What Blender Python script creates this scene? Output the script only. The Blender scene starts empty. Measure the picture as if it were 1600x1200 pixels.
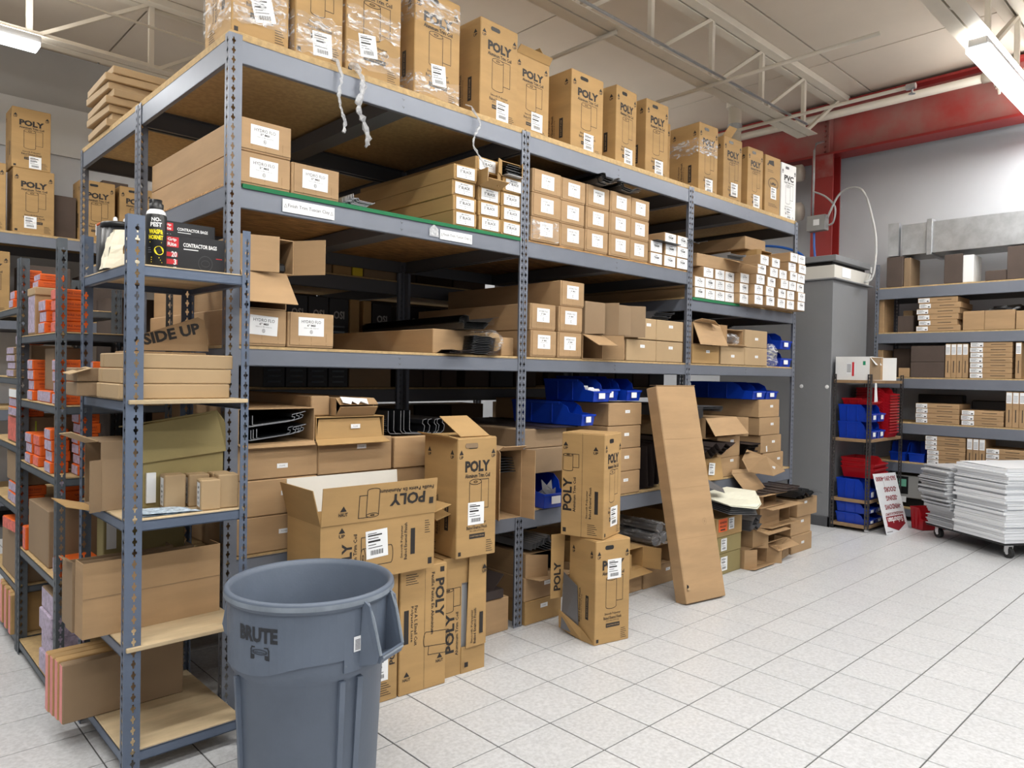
import bpy, math, random
from math import sin, cos, pi, radians as rad
from mathutils import Matrix, Vector
random.seed(7)
SC = bpy.context.scene
COL = SC.collection

# ---------------------------------------------------------------- camera, world, lamps, exposure
cam = bpy.data.cameras.new('camera')
cam.sensor_width = 36.0
cam.lens = 1139.54 / 1600 * 36.0
cam.clip_start = 0.05
co = bpy.data.objects.new('camera', cam)
COL.objects.link(co)
yaw, pit, rol = 0.758008, -0.015108, 0.017638
fw = Vector((sin(yaw) * cos(pit), cos(yaw) * cos(pit), sin(pit)))
rt = fw.cross(Vector((0, 0, 1))).normalized()
up = rt.cross(fw)
R_ = rt * cos(rol) + up * sin(rol)
U_ = up * cos(rol) - rt * sin(rol)
CAM = Vector((-2.92477, -2.16668, 1.52605))
co.matrix_world = Matrix(((R_.x, U_.x, -fw.x, CAM.x), (R_.y, U_.y, -fw.y, CAM.y), (R_.z, U_.z, -fw.z, CAM.z), (0, 0, 0, 1)))
SC.camera = co
w = bpy.data.worlds.new('World'); SC.world = w
w.use_nodes = True
w.node_tree.nodes['Background'].inputs[0].default_value = (0.93, 0.96, 1.0, 1)
w.node_tree.nodes['Background'].inputs[1].default_value = 0.24
SC.view_settings.view_transform = 'Standard'
SC.view_settings.look = 'None'
SC.view_settings.gamma = 1
SC.view_settings.use_curve_mapping = False
SC.view_settings.exposure = 0.52
# strip lamps along the joists; the last two added to brighten the back
LAMPS = [(4.75, -0.5, 2.5), (0.6, -0.5, 2.5), (-3.2, -0.5, 2.5), (3.4, -2.45, 2.5), (0.2, -2.45, 2.5), (-3.2, -2.45, 2.5),
         (1.8, -4.4, 2.5), (-1.8, -4.4, 2.5), (-2.9, 4.8, 2.5), (-3.6, 2.2, 2.5), (1.8, 4.97, 2.5), (4.4, 4.97, 2.0)]
LAMP_W = 37.0
LZ = 4.06
UPL = .65

# ---------------------------------------------------------------- materials
MATS = {}
def mat(name, col, rough=.6, metal=0., nscale=0., namt=0., var=0., bump=0., bscale=60., col2=None, emit=0., spec=.5, alpha=1., stretch=(1, 1, 1), trans=0.):
    if name in MATS: return MATS[name]
    m = bpy.data.materials.new(name); m.use_nodes = True
    nt = m.node_tree; N = nt.nodes; L = nt.links
    b = N['Principled BSDF']
    b.inputs['Base Color'].default_value = (*col, 1)
    b.inputs['Roughness'].default_value = rough
    b.inputs['Metallic'].default_value = metal
    b.inputs['Specular IOR Level'].default_value = spec
    b.inputs['Alpha'].default_value = alpha
    b.inputs['Transmission Weight'].default_value = trans
    if emit:
        b.inputs['Emission Color'].default_value = (*col, 1); b.inputs['Emission Strength'].default_value = emit
    out = None
    tc = mp = None
    if namt or bump:
        tc = N.new('ShaderNodeTexCoord'); mp = N.new('ShaderNodeMapping')
        mp.inputs['Scale'].default_value = stretch
        L.new(tc.outputs['Object'], mp.inputs['Vector'])
        oi = N.new('ShaderNodeObjectInfo')
        mu = N.new('ShaderNodeMath'); mu.operation = 'MULTIPLY'; mu.inputs[1].default_value = 37.0
        L.new(oi.outputs['Random'], mu.inputs[0])
        L.new(mu.outputs[0], mp.inputs['Location'])
    if namt:
        n = N.new('ShaderNodeTexNoise'); n.inputs['Scale'].default_value = nscale; n.inputs['Detail'].default_value = 5
        n.inputs['Roughness'].default_value = .6
        L.new(mp.outputs[0], n.inputs['Vector'])
        r = N.new('ShaderNodeValToRGB')
        c2 = col2 or tuple(max(0, c * (1 - namt)) for c in col)
        c1 = col if col2 else tuple(min(1, c * (1 + namt * .5)) for c in col)
        r.color_ramp.elements[0].position = .36; r.color_ramp.elements[0].color = (*c2, 1)
        r.color_ramp.elements[1].position = .64; r.color_ramp.elements[1].color = (*c1, 1)
        L.new(n.outputs['Fac'], r.inputs['Fac']); out = r.outputs['Color']
    if var:
        hs = N.new('ShaderNodeHueSaturation')
        oi2 = N.new('ShaderNodeObjectInfo')
        mr = N.new('ShaderNodeMapRange'); mr.inputs['To Min'].default_value = 1 - var; mr.inputs['To Max'].default_value = 1 + var
        L.new(oi2.outputs['Random'], mr.inputs['Value']); L.new(mr.outputs[0], hs.inputs['Value'])
        if out: L.new(out, hs.inputs['Color'])
        else: hs.inputs['Color'].default_value = (*col, 1)
        out = hs.outputs['Color']
    if out: L.new(out, b.inputs['Base Color'])
    if bump:
        n2 = N.new('ShaderNodeTexNoise'); n2.inputs['Scale'].default_value = bscale; n2.inputs['Detail'].default_value = 3
        L.new(mp.outputs[0], n2.inputs['Vector'])
        bp = N.new('ShaderNodeBump'); bp.inputs['Strength'].default_value = bump; bp.inputs['Distance'].default_value = .01
        L.new(n2.outputs['Fac'], bp.inputs['Height']); L.new(bp.outputs[0], b.inputs['Normal'])
    MATS[name] = m
    return m

CARD = mat('cardboard', (.40, .255, .130), .75, nscale=2.2, namt=.10, var=.07, bump=.05, bscale=9, stretch=(1, 1, 6))
CARDP = mat('cardboard_golden', (.43, .265, .105), .72, nscale=2.0, namt=.10, var=.05, bump=.05, bscale=9, stretch=(1, 1, 5))
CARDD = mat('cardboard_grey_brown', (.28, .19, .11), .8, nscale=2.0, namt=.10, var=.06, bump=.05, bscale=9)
CARDL = mat('cardboard_pale', (.43, .30, .165), .75, nscale=2.0, namt=.07, var=.05)
CARDO = mat('cardboard_olive', (.30, .24, .10), .8, nscale=2.5, namt=.1, var=.03)
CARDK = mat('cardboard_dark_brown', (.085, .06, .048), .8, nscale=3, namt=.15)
CARDW = mat('cardboard_white', (.80, .80, .79), .6, nscale=3, namt=.04)
BLACKBOX = mat('black_carton', (.012, .012, .015), .45)
INK = mat('brown_black_ink', (.020, .016, .014), .6)
INKG = mat('grey_ink', (.10, .10, .11), .6)
INKT = mat('tan_ink_gap', (.50, .33, .17), .7)
PAPER = mat('white_label_paper', (.86, .87, .88), .5)
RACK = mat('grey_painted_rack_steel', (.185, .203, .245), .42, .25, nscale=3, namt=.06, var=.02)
RACK_SHADED = mat('shaded_rack_steel', (.115, .120, .135), .5, .2)  # rack steel with the shade of inner members put into the colour
BLUEP = mat('blue_grey_rack_steel', (.135, .170, .240), .42, .3, nscale=4, namt=.08)
STEELG = mat('slate_grey_rack_steel', (.105, .122, .140), .45, .3, nscale=4, namt=.08)
GALV = mat('galvanised_steel', (.50, .52, .54), .35, .75, nscale=9, namt=.15)
BOARD = mat('particle_board', (.50, .345, .165), .8, nscale=40, namt=.16, bump=.05, bscale=150)
OSB = mat('strand_board', (.46, .26, .10), .75, nscale=4, namt=.6, stretch=(2.5, 20, 20))
PLY = mat('shelf_plywood', (.57, .44, .27), .75, nscale=2.2, namt=.2, stretch=(1, 5, 1))
GREEN = mat('green_shelf_liner', (.01, .16, .06), .8)
TILE = mat('grey_white_vinyl_tile', (.572, .578, .590), .33, nscale=60, namt=.15, var=.018, bump=.02, bscale=80)
GROUT = mat('dark_tile_joint', (.10, .10, .10), .8)
WALLG = mat('grey_painted_wall', (.55, .565, .59), .7, nscale=1.2, namt=.04)
COLG = mat('grey_boxed_column_paint', (.20, .205, .215), .65, nscale=1.5, namt=.04)
COLW = mat('off_white_capping', (.62, .60, .55), .6)
BASEB = mat('charcoal_baseboard', (.075, .078, .085), .5)
CEIL = mat('beige_ceiling_panel', (.68, .60, .50), .85, nscale=1.0, namt=.04)
JOIST = mat('cream_painted_joist', (.70, .64, .54), .55, nscale=4, namt=.05)
SEAM = mat('ceiling_seam', (.16, .14, .12), .8)
REDS = mat('red_oxide_steel', (.42, .05, .045), .42, nscale=1.3, namt=.5, col2=(.34, .16, .14))
REDB = mat('red_painted_steel', (.30, .022, .020), .4)
BIN_BLUE = mat('blue_plastic', (.004, .040, .40), .28)
BIN_RED = mat('red_plastic', (.38, .006, .012), .3)
TRASH = mat('grey_trash_plastic', (.118, .146, .195), .5, nscale=5, namt=.07, bump=.04, bscale=120)
TRASHD = mat('scuffed_grey_plastic', (.22, .255, .30), .6, nscale=14, namt=.15)
BLK = mat('black_plastic', (.012, .012, .013), .35)
RUB = mat('black_rubber', (.02, .02, .02), .7)
CHROME = mat('bright_metal', (.6, .6, .6), .25, .9)
TRIMG = mat('grey_metal_trim', (.20, .20, .21), .35, .6, var=.05)
TRIMB = mat('black_gutter_metal', (.012, .013, .015), .3, .2)
TRIMBR = mat('brown_metal_trim', (.055, .042, .04), .4, .3)
TRIMW = mat('silver_trim_edge', (.55, .56, .58), .35, .6)
ORANGE = mat('orange_carton', (.72, .115, .008), .5, var=.04)
LILAC = mat('lilac_carton_end', (.48, .40, .52), .55, nscale=45, namt=.35)
PINKR = mat('red_pink_carton_end', (.72, .17, .13), .55, nscale=40, namt=.3)
PINK = mat('pink_carton_end', (.80, .30, .28), .6, nscale=9, namt=.12, stretch=(1, 4, 1))
WHITEP = mat('white_panel_plastic', (.80, .82, .85), .35, var=.03)
CREAM = mat('cream_foam', (.82, .76, .60), .7, nscale=3, namt=.05)
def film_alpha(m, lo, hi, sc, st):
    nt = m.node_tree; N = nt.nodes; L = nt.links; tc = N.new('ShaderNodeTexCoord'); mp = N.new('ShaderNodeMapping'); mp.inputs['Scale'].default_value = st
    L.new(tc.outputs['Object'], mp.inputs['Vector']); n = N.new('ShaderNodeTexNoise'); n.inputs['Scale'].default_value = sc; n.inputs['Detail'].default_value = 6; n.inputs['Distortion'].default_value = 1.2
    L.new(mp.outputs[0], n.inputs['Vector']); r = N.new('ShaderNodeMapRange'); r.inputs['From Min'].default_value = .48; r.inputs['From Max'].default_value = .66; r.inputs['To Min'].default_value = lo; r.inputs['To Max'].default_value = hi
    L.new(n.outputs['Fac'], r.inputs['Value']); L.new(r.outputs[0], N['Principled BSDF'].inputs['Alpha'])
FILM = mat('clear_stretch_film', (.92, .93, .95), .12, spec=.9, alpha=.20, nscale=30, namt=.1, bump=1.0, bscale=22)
film_alpha(FILM, .08, .62, 13, (1, 1, 2.6))  # streaky opacity imitates reflections on the crinkled film
FILMT = mat('twisted_film', (.80, .81, .83), .15, spec=1.0, alpha=.50, nscale=50, namt=.2, bump=.9, bscale=60)
YELLOW = mat('yellow_ink', (.88, .72, .01), .5)
REDI = mat('red_ink', (.65, .02, .03), .5)
MAROON = mat('maroon_print', (.25, .012, .02), .5)
WHITEI = mat('white_ink', (.88, .88, .88), .5)
LABELO = mat('orange_sticker', (.90, .13, .02), .5)
LABELY = mat('yellow_sticker', (.85, .65, .03), .5)
LIME = mat('lime_tape', (.50, .62, .03), .5)
BUBBLE = mat('blue_white_bubble_wrap', (.52, .64, .76), .2, nscale=45, namt=.4, bump=.6, bscale=60)
BLUEC = mat('blue_cable', (.01, .10, .42), .4)
GREYC = mat('grey_cable', (.45, .45, .44), .5)
DUCT = mat('duct_tan_paint', (.50, .46, .39), .6)
LENS = mat('lit_lens', (.93, .97, 1.0), .4, emit=3.0)
FIXT = mat('white_fixture_metal', (.80, .80, .80), .4)
GREYBOX = mat('grey_printed_carton', (.16, .165, .175), .5)
GRILLE = mat('equipment_grey', (.30, .30, .29), .5)
SCREEN = mat('pale_green_display', (.15, .42, .30), .4)
PAPERY = mat('cream_printed_paper', (.74, .73, .60), .7, nscale=14, namt=.06, stretch=(1, 6, 1))

# ---------------------------------------------------------------- mesh helper
class MB:
    def __init__(s): s.v = []; s.f = []; s.mi = []; s.m = 0
    def add(s, vs, fs):
        o = len(s.v); s.v += [tuple(p) for p in vs]
        for f in fs: s.f.append(tuple(i + o for i in f)); s.mi.append(s.m)
        return s
    def box(s, x0, y0, z0, x1, y1, z1):
        return s.add([(x0, y0, z0), (x1, y0, z0), (x1, y1, z0), (x0, y1, z0), (x0, y0, z1), (x1, y0, z1), (x1, y1, z1), (x0, y1, z1)],
                     [(0, 3, 2, 1), (4, 5, 6, 7), (0, 1, 5, 4), (1, 2, 6, 5), (2, 3, 7, 6), (3, 0, 4, 7)])
    def cbox(s, x0, y0, z0, x1, y1, z1, c=.004):
        c = min(c, (x1 - x0) * .45, (y1 - y0) * .45, (z1 - z0) * .45)
        X = (x0, x1); Y = (y0, y1); Z = (z0, z1)
        vs = []; id = {}
        for i in (0, 1):
            for j in (0, 1):
                for k in (0, 1):
                    sx, sy, sz = (1, -1)[i] * c, (1, -1)[j] * c, (1, -1)[k] * c
                    for a, p in enumerate(((X[i], Y[j] + sy, Z[k] + sz), (X[i] + sx, Y[j], Z[k] + sz), (X[i] + sx, Y[j] + sy, Z[k]))):
                        id[i, j, k, a] = len(vs); vs.append(p)
        F = []
        def q(ids, n):
            a, b, cc = (Vector(vs[t]) for t in ids[:3])
            if (b - a).cross(cc - b).dot(Vector(n)) < 0: ids = ids[::-1]
            F.append(tuple(ids))
        for i in (0, 1): q([id[i, 0, 0, 0], id[i, 1, 0, 0], id[i, 1, 1, 0], id[i, 0, 1, 0]], ((-1, 1)[i], 0, 0))
        for j in (0, 1): q([id[0, j, 0, 1], id[1, j, 0, 1], id[1, j, 1, 1], id[0, j, 1, 1]], (0, (-1, 1)[j], 0))
        for k in (0, 1): q([id[0, 0, k, 2], id[1, 0, k, 2], id[1, 1, k, 2], id[0, 1, k, 2]], (0, 0, (-1, 1)[k]))
        for i in (0, 1):
            for j in (0, 1): q([id[i, j, 0, 0], id[i, j, 0, 1], id[i, j, 1, 1], id[i, j, 1, 0]], ((-1, 1)[i], (-1, 1)[j], 0))
            for k in (0, 1): q([id[i, 0, k, 0], id[i, 0, k, 2], id[i, 1, k, 2], id[i, 1, k, 0]], ((-1, 1)[i], 0, (-1, 1)[k]))
        for j in (0, 1):
            for k in (0, 1): q([id[0, j, k, 1], id[0, j, k, 2], id[1, j, k, 2], id[1, j, k, 1]], (0, (-1, 1)[j], (-1, 1)[k]))
        for i in (0, 1):
            for j in (0, 1):
                for k in (0, 1): q([id[i, j, k, 0], id[i, j, k, 1], id[i, j, k, 2]], ((-1, 1)[i], (-1, 1)[j], (-1, 1)[k]))
        return s.add(vs, F)
    def plate(s, pts, n, t):
        """thick polygon: pts in order, extruded by t along n"""
        n = Vector(n).normalized() * t; k = len(pts)
        P = [Vector(p) for p in pts]; Q = [p + n for p in P]
        nn = (P[1] - P[0]).cross(P[2] - P[1])
        fl = nn.dot(n) > 0
        a = tuple(range(k)); b = tuple(range(k, 2 * k))
        fs = [a[::-1] if fl else a, b if fl else b[::-1]]
        for i in range(k):
            j = (i + 1) % k
            fs.append((i, j, k + j, k + i) if fl else (j, i, k + i, k + j))
        return s.add(P + Q, fs)
    def tube(s, pts, r, n=8, cap=True):
        P = [Vector(p) for p in pts]; rings = []
        for i, p in enumerate(P):
            d = (P[min(i + 1, len(P) - 1)] - P[max(i - 1, 0)]).normalized()
            a = d.cross(Vector((0, 0, 1)) if abs(d.z) < .9 else Vector((1, 0, 0))).normalized(); b = a.cross(d)
            rr = r[i] if isinstance(r, (list, tuple)) else r
            rings.append([p + a * (rr * cos(2 * pi * k / n)) + b * (rr * sin(2 * pi * k / n)) for k in range(n)])
        vs = [v for g in rings for v in g]; fs = []
        for i in range(len(P) - 1):
            for k in range(n):
                l = (k + 1) % n; fs.append((i * n + k, (i + 1) * n + k, (i + 1) * n + l, i * n + l))
        if cap:
            fs.append(tuple(range(n))); fs.append(tuple(range(len(vs) - 1, len(vs) - n - 1, -1)))
        return s.add(vs, fs)
    def bar(s, p, q, a, b=None):
        """square bar between two points"""
        b = b or a; p = Vector(p); q = Vector(q); d = (q - p).normalized()
        u = d.cross(Vector((0, 0, 1)) if abs(d.z) < .95 else Vector((0, 1, 0))).normalized(); v = u.cross(d)
        vs = [e + u * (i * a / 2) + v * (j * b / 2) for e in (p, q) for i, j in ((-1, -1), (1, -1), (1, 1), (-1, 1))]
        return s.add(vs, [(3, 2, 1, 0), (4, 5, 6, 7), (0, 1, 5, 4), (1, 2, 6, 5), (2, 3, 7, 6), (3, 0, 4, 7)])
    def lathe(s, prof, n=48, cap=None):
        vs = [(r * cos(2 * pi * k / n), r * sin(2 * pi * k / n), z) for r, z in prof for k in range(n)]
        fs = [(i * n + k, i * n + (k + 1) % n, (i + 1) * n + (k + 1) % n, (i + 1) * n + k) for i in range(len(prof) - 1) for k in range(n)]
        return s.add(vs, fs)
    def merge(s, o, M=None):
        off = len(s.v)
        s.v += [tuple(M @ Vector(p)) if M else p for p in o.v]
        s.f += [tuple(i + off for i in f) for f in o.f]; s.mi += o.mi
        return s
    def mesh(s, name, mats, smooth=False):
        me = bpy.data.meshes.new(name)
        me.from_pydata(s.v, [], s.f)
        for m in (mats if isinstance(mats, (list, tuple)) else [mats]): me.materials.append(m)
        if any(s.mi): me.polygons.foreach_set('material_index', s.mi)
        if smooth: me.polygons.foreach_set('use_smooth', [True] * len(me.polygons))
        me.update()
        return me

def link(name, me, parent=None, loc=None, rz=0, scale=None):
    o = bpy.data.objects.new(name, me); COL.objects.link(o)
    if parent: o.parent = parent
    if loc: o.location = loc
    if rz: o.rotation_euler = (0, 0, rz)
    if scale: o.scale = scale
    return o
def obj(name, mb, m, parent=None, loc=None, rz=0, smooth=False):
    return link(name, mb.mesh(name, m, smooth), parent, loc, rz)
def tag(o, label, cat, group=None, kind=None):
    o['label'] = label; o['category'] = cat
    if group: o['group'] = group
    if kind: o['kind'] = kind
    return o
def thing(name, label, cat, loc=(0, 0, 0), rz=0, group=None, rot=None):
    o = bpy.data.objects.new(name, None); COL.objects.link(o)
    o.empty_display_size = .05
    o.location = loc; o.rotation_euler = rot or (0, 0, rz)
    return tag(o, label, cat, group)
def struct(name, mb, m, parent=None):
    o = obj(name, mb, m, parent)
    if not parent: o['kind'] = 'structure'
    return o
TENS = ['', '', 'twenty', 'thirty', 'forty', 'fifty']
def nth(i):
    o = ORD + ['twelfth', 'thirteenth', 'fourteenth', 'fifteenth', 'sixteenth', 'seventeenth', 'eighteenth', 'nineteenth']
    if i < 19: return o[i]
    t, u = divmod(i + 1, 10)
    return TENS[t][:-1] + 'ieth' if u == 0 else TENS[t] + ' ' + o[u - 1]
ORD = ['first', 'second', 'third', 'fourth', 'fifth', 'sixth', 'seventh', 'eighth', 'ninth', 'tenth', 'eleventh']

# ---------------------------------------------------------------- lettering (flat print, x right, z up, in the plane y=0)
TXT = {}
def text(body, bold=0., res=2):
    k = (body, bold, res)
    if k in TXT: return TXT[k]
    cu = bpy.data.curves.new('lettering', 'FONT'); cu.body = body; cu.size = 1; cu.offset = bold; cu.resolution_u = res
    cu.align_x = 'CENTER'; cu.align_y = 'CENTER'
    o = bpy.data.objects.new('lettering', cu)
    me = o.to_mesh()
    vs = [(v.co.x, 0, v.co.y) for v in me.vertices]; fs = [tuple(p.vertices) for p in me.polygons]
    o.to_mesh_clear(); bpy.data.objects.remove(o); bpy.data.curves.remove(cu)
    xs = [v[0] for v in vs]; zs = [v[2] for v in vs]
    TXT[k] = (vs, fs, max(xs) - min(xs), max(zs) - min(zs), (max(xs) + min(xs)) / 2, (max(zs) + min(zs)) / 2)
    return TXT[k]
class PR(MB):
    """flat print"""
    def txt(s, body, x, z, w, h=None, bold=0., rot=0, shear=0, res=2):
        vs, fs, W, H, cx, cz = text(body, bold, res)
        kx = w / W; kz = (h / H) if h else kx
        c, n = cos(rad(rot)), sin(rad(rot)); out = []
        for a, _, b in vs:
            a = (a - cx) * kx; b = (b - cz) * kz; a += b * shear
            out.append((x + a * c - b * n, 0, z + a * n + b * c))
        return s.add(out, fs)
    def rect(s, x0, z0, x1, z1): return s.add([(x0, 0, z0), (x1, 0, z0), (x1, 0, z1), (x0, 0, z1)], [(0, 1, 2, 3)])
    def poly(s, pts): return s.add([(x, 0, z) for x, z in pts], [tuple(range(len(pts)))])
    def line(s, pts, t, close=False):
        n = len(pts)
        for i in range(n if close else n - 1):
            a = Vector(pts[i]); b = Vector(pts[(i + 1) % n]); d = (b - a)
            if d.length < 1e-6: continue
            d.normalize(); p = Vector((-d.y, d.x)) * t / 2; a = a - d * t / 2; b = b + d * t / 2
            s.poly([tuple(a - p), tuple(b - p), tuple(b + p), tuple(a + p)])
        return s
    def ell(s, x, z, a, b, t, a0=0, a1=360, n=20):
        return s.line([(x + a * cos(rad(a0 + (a1 - a0) * i / n)), z + b * sin(rad(a0 + (a1 - a0) * i / n))) for i in range(n + 1)], t)

def coil(p, x, z, w, h, t=.003):
    """outline drawing of a coil with its loose sheet"""
    r = w * .31; e = h * .07; xc = x - w / 2 + r; zt = z + h / 2 - e; zb = z - h / 2 + e
    p.ell(xc, zt, r, e, t); p.ell(xc, zt, r * .3, e * .3, t)
    p.line([(xc - r, zt), (xc - r, zb)], t); p.line([(xc + r, zt), (xc + r, zb)], t)
    p.ell(xc, zb, r, e, t, 180, 360, 12)
    p.line([(xc + r * .6, zt + e * .8), (x + w / 2, zt + e * .8), (x + w / 2, zb + h * .15), (xc + r, zb + h * .15)], t)
def arrow(p, x, z, k=1., word='UP'):
    k *= 1.2
    p.poly([(x - .013 * k, z), (x + .013 * k, z), (x, z + .020 * k)])
    p.txt(word, x, z - .011 * k, .024 * k if len(word) < 3 else .036 * k, .013 * k, .03)
def small_print(p, x0, z0, w, n, dz=.011):
    for i in range(n): p.rect(x0, z0 + i * dz, x0 + w * (1 - .13 * ((i * 7) % 3)), z0 + i * dz + .003)
def poly_front(word='POLY'):
    p = PR()
    p.txt(word, .152, .455, .190, .058, .05)
    p.txt('Aluminum Trim Coil' if word == 'POLY' else 'Vinyl Trim Coil', .152, .408, .19, .022, .03, res=1)
    coil(p, .165, .295, .145, .19)
    p.txt('Smooth Polyester', .152, .170, .14, .018, .015, res=1); p.txt('Baked Enamel Finish', .152, .148, .155, .018, .015, res=1)
    p.txt('24 in. wide x 50 ft. long', .152, .130, .11, .011, .01, res=1)
    p.m = 0; p.rect(.095, .092, .215, .116); p.m = 1
    p2 = PR(); p2.m = 1; p2.txt('DO NOT STORE OUTDOORS', .155, .104, .105, .008, .01, res=1)
    for v in p2.v: pass
    p.merge(p2, Matrix.Translation((0, -.0004, 0)))
    p.m = 0
    arrow(p, .028, .515); arrow(p, .272, .515)
    p.rect(.014, .014, .034, .034); small_print(p, .225, .018, .05, 6)
    return p
def poly_side():
    p = PR()
    arrow(p, .255, .515); arrow(p, .05, .515)
    p.txt('Smooth Polyester', .10, .19, .18, .018, .015, 90, res=1); p.txt('Baked Enamel Finish', .128, .20, .20, .018, .015, 90, res=1)
    p.txt('24 in. wide x 50 ft. long', .15, .19, .15, .011, .01, 90, res=1)
    p.rect(.195, .13, .228, .27); p.m = 1
    q = PR(); q.m = 1; q.txt('DO NOT STORE', .2115, .20, .11, .010, .01, 90, res=1); p.merge(q, Matrix.Translation((0, -.0004, 0)))
    p.m = 0; small_print(p, .05, .02, .07, 6)
    return p
def poly_panel(fr=False):
    """POLY lettering that runs up the long way of a panel .30 x .60"""
    p = PR(); r = 90
    p.txt('POLY', .12, .25, .20, .062, .05, r)
    p.txt('Feuille Peinte En Aluminium' if fr else 'Aluminum Trim Coil', .175, .25, .26 if fr else .20, .020, .02, r, res=1)
    q = PR(); coil(q, 0, 0, .13, .17); p.merge(q, Matrix.Translation((.12, 0, .455)) @ Matrix.Rotation(rad(-90 if fr else 0), 4, 'Y') @ Matrix.Rotation(0, 4, 'Y'))
    arrow(p, .06, .555, 1, 'HAUT' if fr else 'UP'); p.rect(.02, .02, .05, .05); small_print(p, .2, .02, .06, 6)
    return p
PFRONT = poly_front().mesh('printed_face', [INK, INKT]); PVCF = poly_front('PVC').mesh('printed_face', [INK, INKT])
PSIDE = poly_side().mesh('printed_side', [INK, INKT])
PPANEL = poly_panel().mesh('printed_side', [INK, INKT]); PPANELF = poly_panel(True).mesh('printed_side', [INK, INKT])

LAB = {}
def label_meshes(kind):
    """(sheet mesh, print mesh, w, h)"""
    if kind in LAB: return LAB[kind]
    p = PR(); mats = [INK]
    if kind.startswith('hydro'):
        w, h = .130, .086
        p.txt('HYDRO FLO', w / 2, .066, .098, .014, .0)
        p.txt(kind[5:] + '" Mill', w / 2, .049, .042, .010, .02); p.txt('25pcs x 4ft sections', w / 2, .036, .075, .006, .0, res=1)
        p.ell(w / 2, .019, .006, .008, .0016, n=10); p.txt('R', w / 2, .019, .005, .008, .02, res=1)
    elif kind.startswith('square'):
        w, h = .110, .084
        p.txt('HYDRO FLO', w / 2, .066, .078, .011, .0); p.txt(kind[6:] + '" Mill', w / 2, .050, .040, .009, .02)
        p.txt('25pcs x 4ft sections', w / 2, .038, .064, .006, .0, res=1); p.ell(w / 2, .019, .005, .008, .0018, n=10)
    elif kind.startswith('black'):
        w, h = .126, .064
        p.txt('SMOOTH FLO', w / 2, .055, .058, .008, .02, res=1); p.txt(kind[5:] + '" BLACK', w / 2, .038, .082, .016, .02)
        p.txt('25pcs x 4ft sections', w / 2, .021, .085, .007, .0, res=1); p.txt('8', w / 2, .010, .006, .008, .0, res=1)
    elif kind.startswith('trim'):
        w, h = .136, .074
        p.txt('HYDRO', w / 2, .060, .040, .008, .02, res=1); p.txt(kind[4:], w / 2, .044, .062, .016, .03)
        p.txt('25pcs x 4ft', w / 2, .027, .060, .008, .0, res=1); p.txt('8', w / 2, .013, .007, .009, .0, res=1)
    elif kind == 'tiny':
        w, h = .052, .021; p.txt('P-2045', w / 2, h / 2, .026, .006, .0, res=1); mats = [INKG]
    elif kind == 'ship':
        w, h = .105, .118
        for i, (z, t, k) in enumerate(((.104, .003, .5), (.094, .006, .8), (.083, .003, .6), (.068, .008, .7), (.056, .003, .45), (.044, .003, .8))):
            p.rect(.010, z, .010 + .085 * k, z + t)
        for i in range(16): p.rect(.020 + i * .004, .014, .020 + i * .004 + .0012 + .0008 * (i % 3), .034)
    elif kind == 'flat':
        w, h = .110, .044
        for z, k in ((.033, .6), (.025, .75), (.017, .5), (.008, .7)): p.rect(.008, z, .008 + .085 * k, z + .003)
        p.rect(.082, .007, .100, .018)
    elif kind == 'strip':
        w, h = .04, .15
        for i in range(5): p.txt('%d' % ((i * 37) % 90 + 10), w / 2, .02 + i * .026, .016, .014, .02, res=1)
    s = MB().box(0, -.0006, 0, w, 0, h)
    LAB[kind] = (s.mesh('label', PAPER), p.mesh('label_print', mats), w, h)
    return LAB[kind]
def put_label(parent, kind, x, z, y=0., tilt=0., face='front', scale=1.):
    """sheet with its print, lower left corner at x,z on the front (or left) face of the parent"""
    s, p, w, h = label_meshes(kind)
    M = Matrix.Translation((x, y - .0006, z)) if face == 'front' else Matrix.Translation((y - .0006, x, z)) @ Matrix.Rotation(rad(-90), 4, 'Z')
    if tilt: M = M @ Matrix.Rotation(rad(tilt), 4, 'Y')
    if scale != 1.: M = M @ Matrix.Scale(scale, 4)
    a = link('label', s, parent); a.matrix_local = M
    b = link('label_print', p, a); b.location = (0, -.0011, 0)
    return a

# ---------------------------------------------------------------- cartons; local origin = lower left corner of the front
BOX = {}
def body_mesh(w, d, h, m, flap=True, end=False):
    k = (round(w, 3), round(d, 3), round(h, 3), m.name, flap, end)
    if k in BOX: return BOX[k]
    b = MB().cbox(0, 0, 0, w, d, h, .004)
    BOX[k] = b.mesh('body', m); return BOX[k]
FL = {}
def endflap_mesh(w, h, m):
    """outer flap of the front end, a little proud, with its seam on the left and along the bottom"""
    k = (round(w, 3), round(h, 3), m.name)
    if k in FL: return FL[k]
    b = MB().plate([(.012, -.0005, .012), (w - .002, -.0005, .012), (w - .002, -.0005, h - .002), (.012, -.0005, h - .002)], (0, -1, 0), .0028)
    FL[k] = b.mesh('end_flap', m); return FL[k]
def topflap_mesh(w, d, m):
    k = ('t', round(w, 3), round(d, 3), m.name)
    if k in FL: return FL[k]
    b = MB()
    b.cbox(.004, .004, 0, w - .004, d / 2 - .0015, .003, .001); b.cbox(.004, d / 2 + .0015, 0, w - .004, d - .004, .003, .001)
    FL[k] = b.mesh('top_flap', m); return FL[k]
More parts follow.
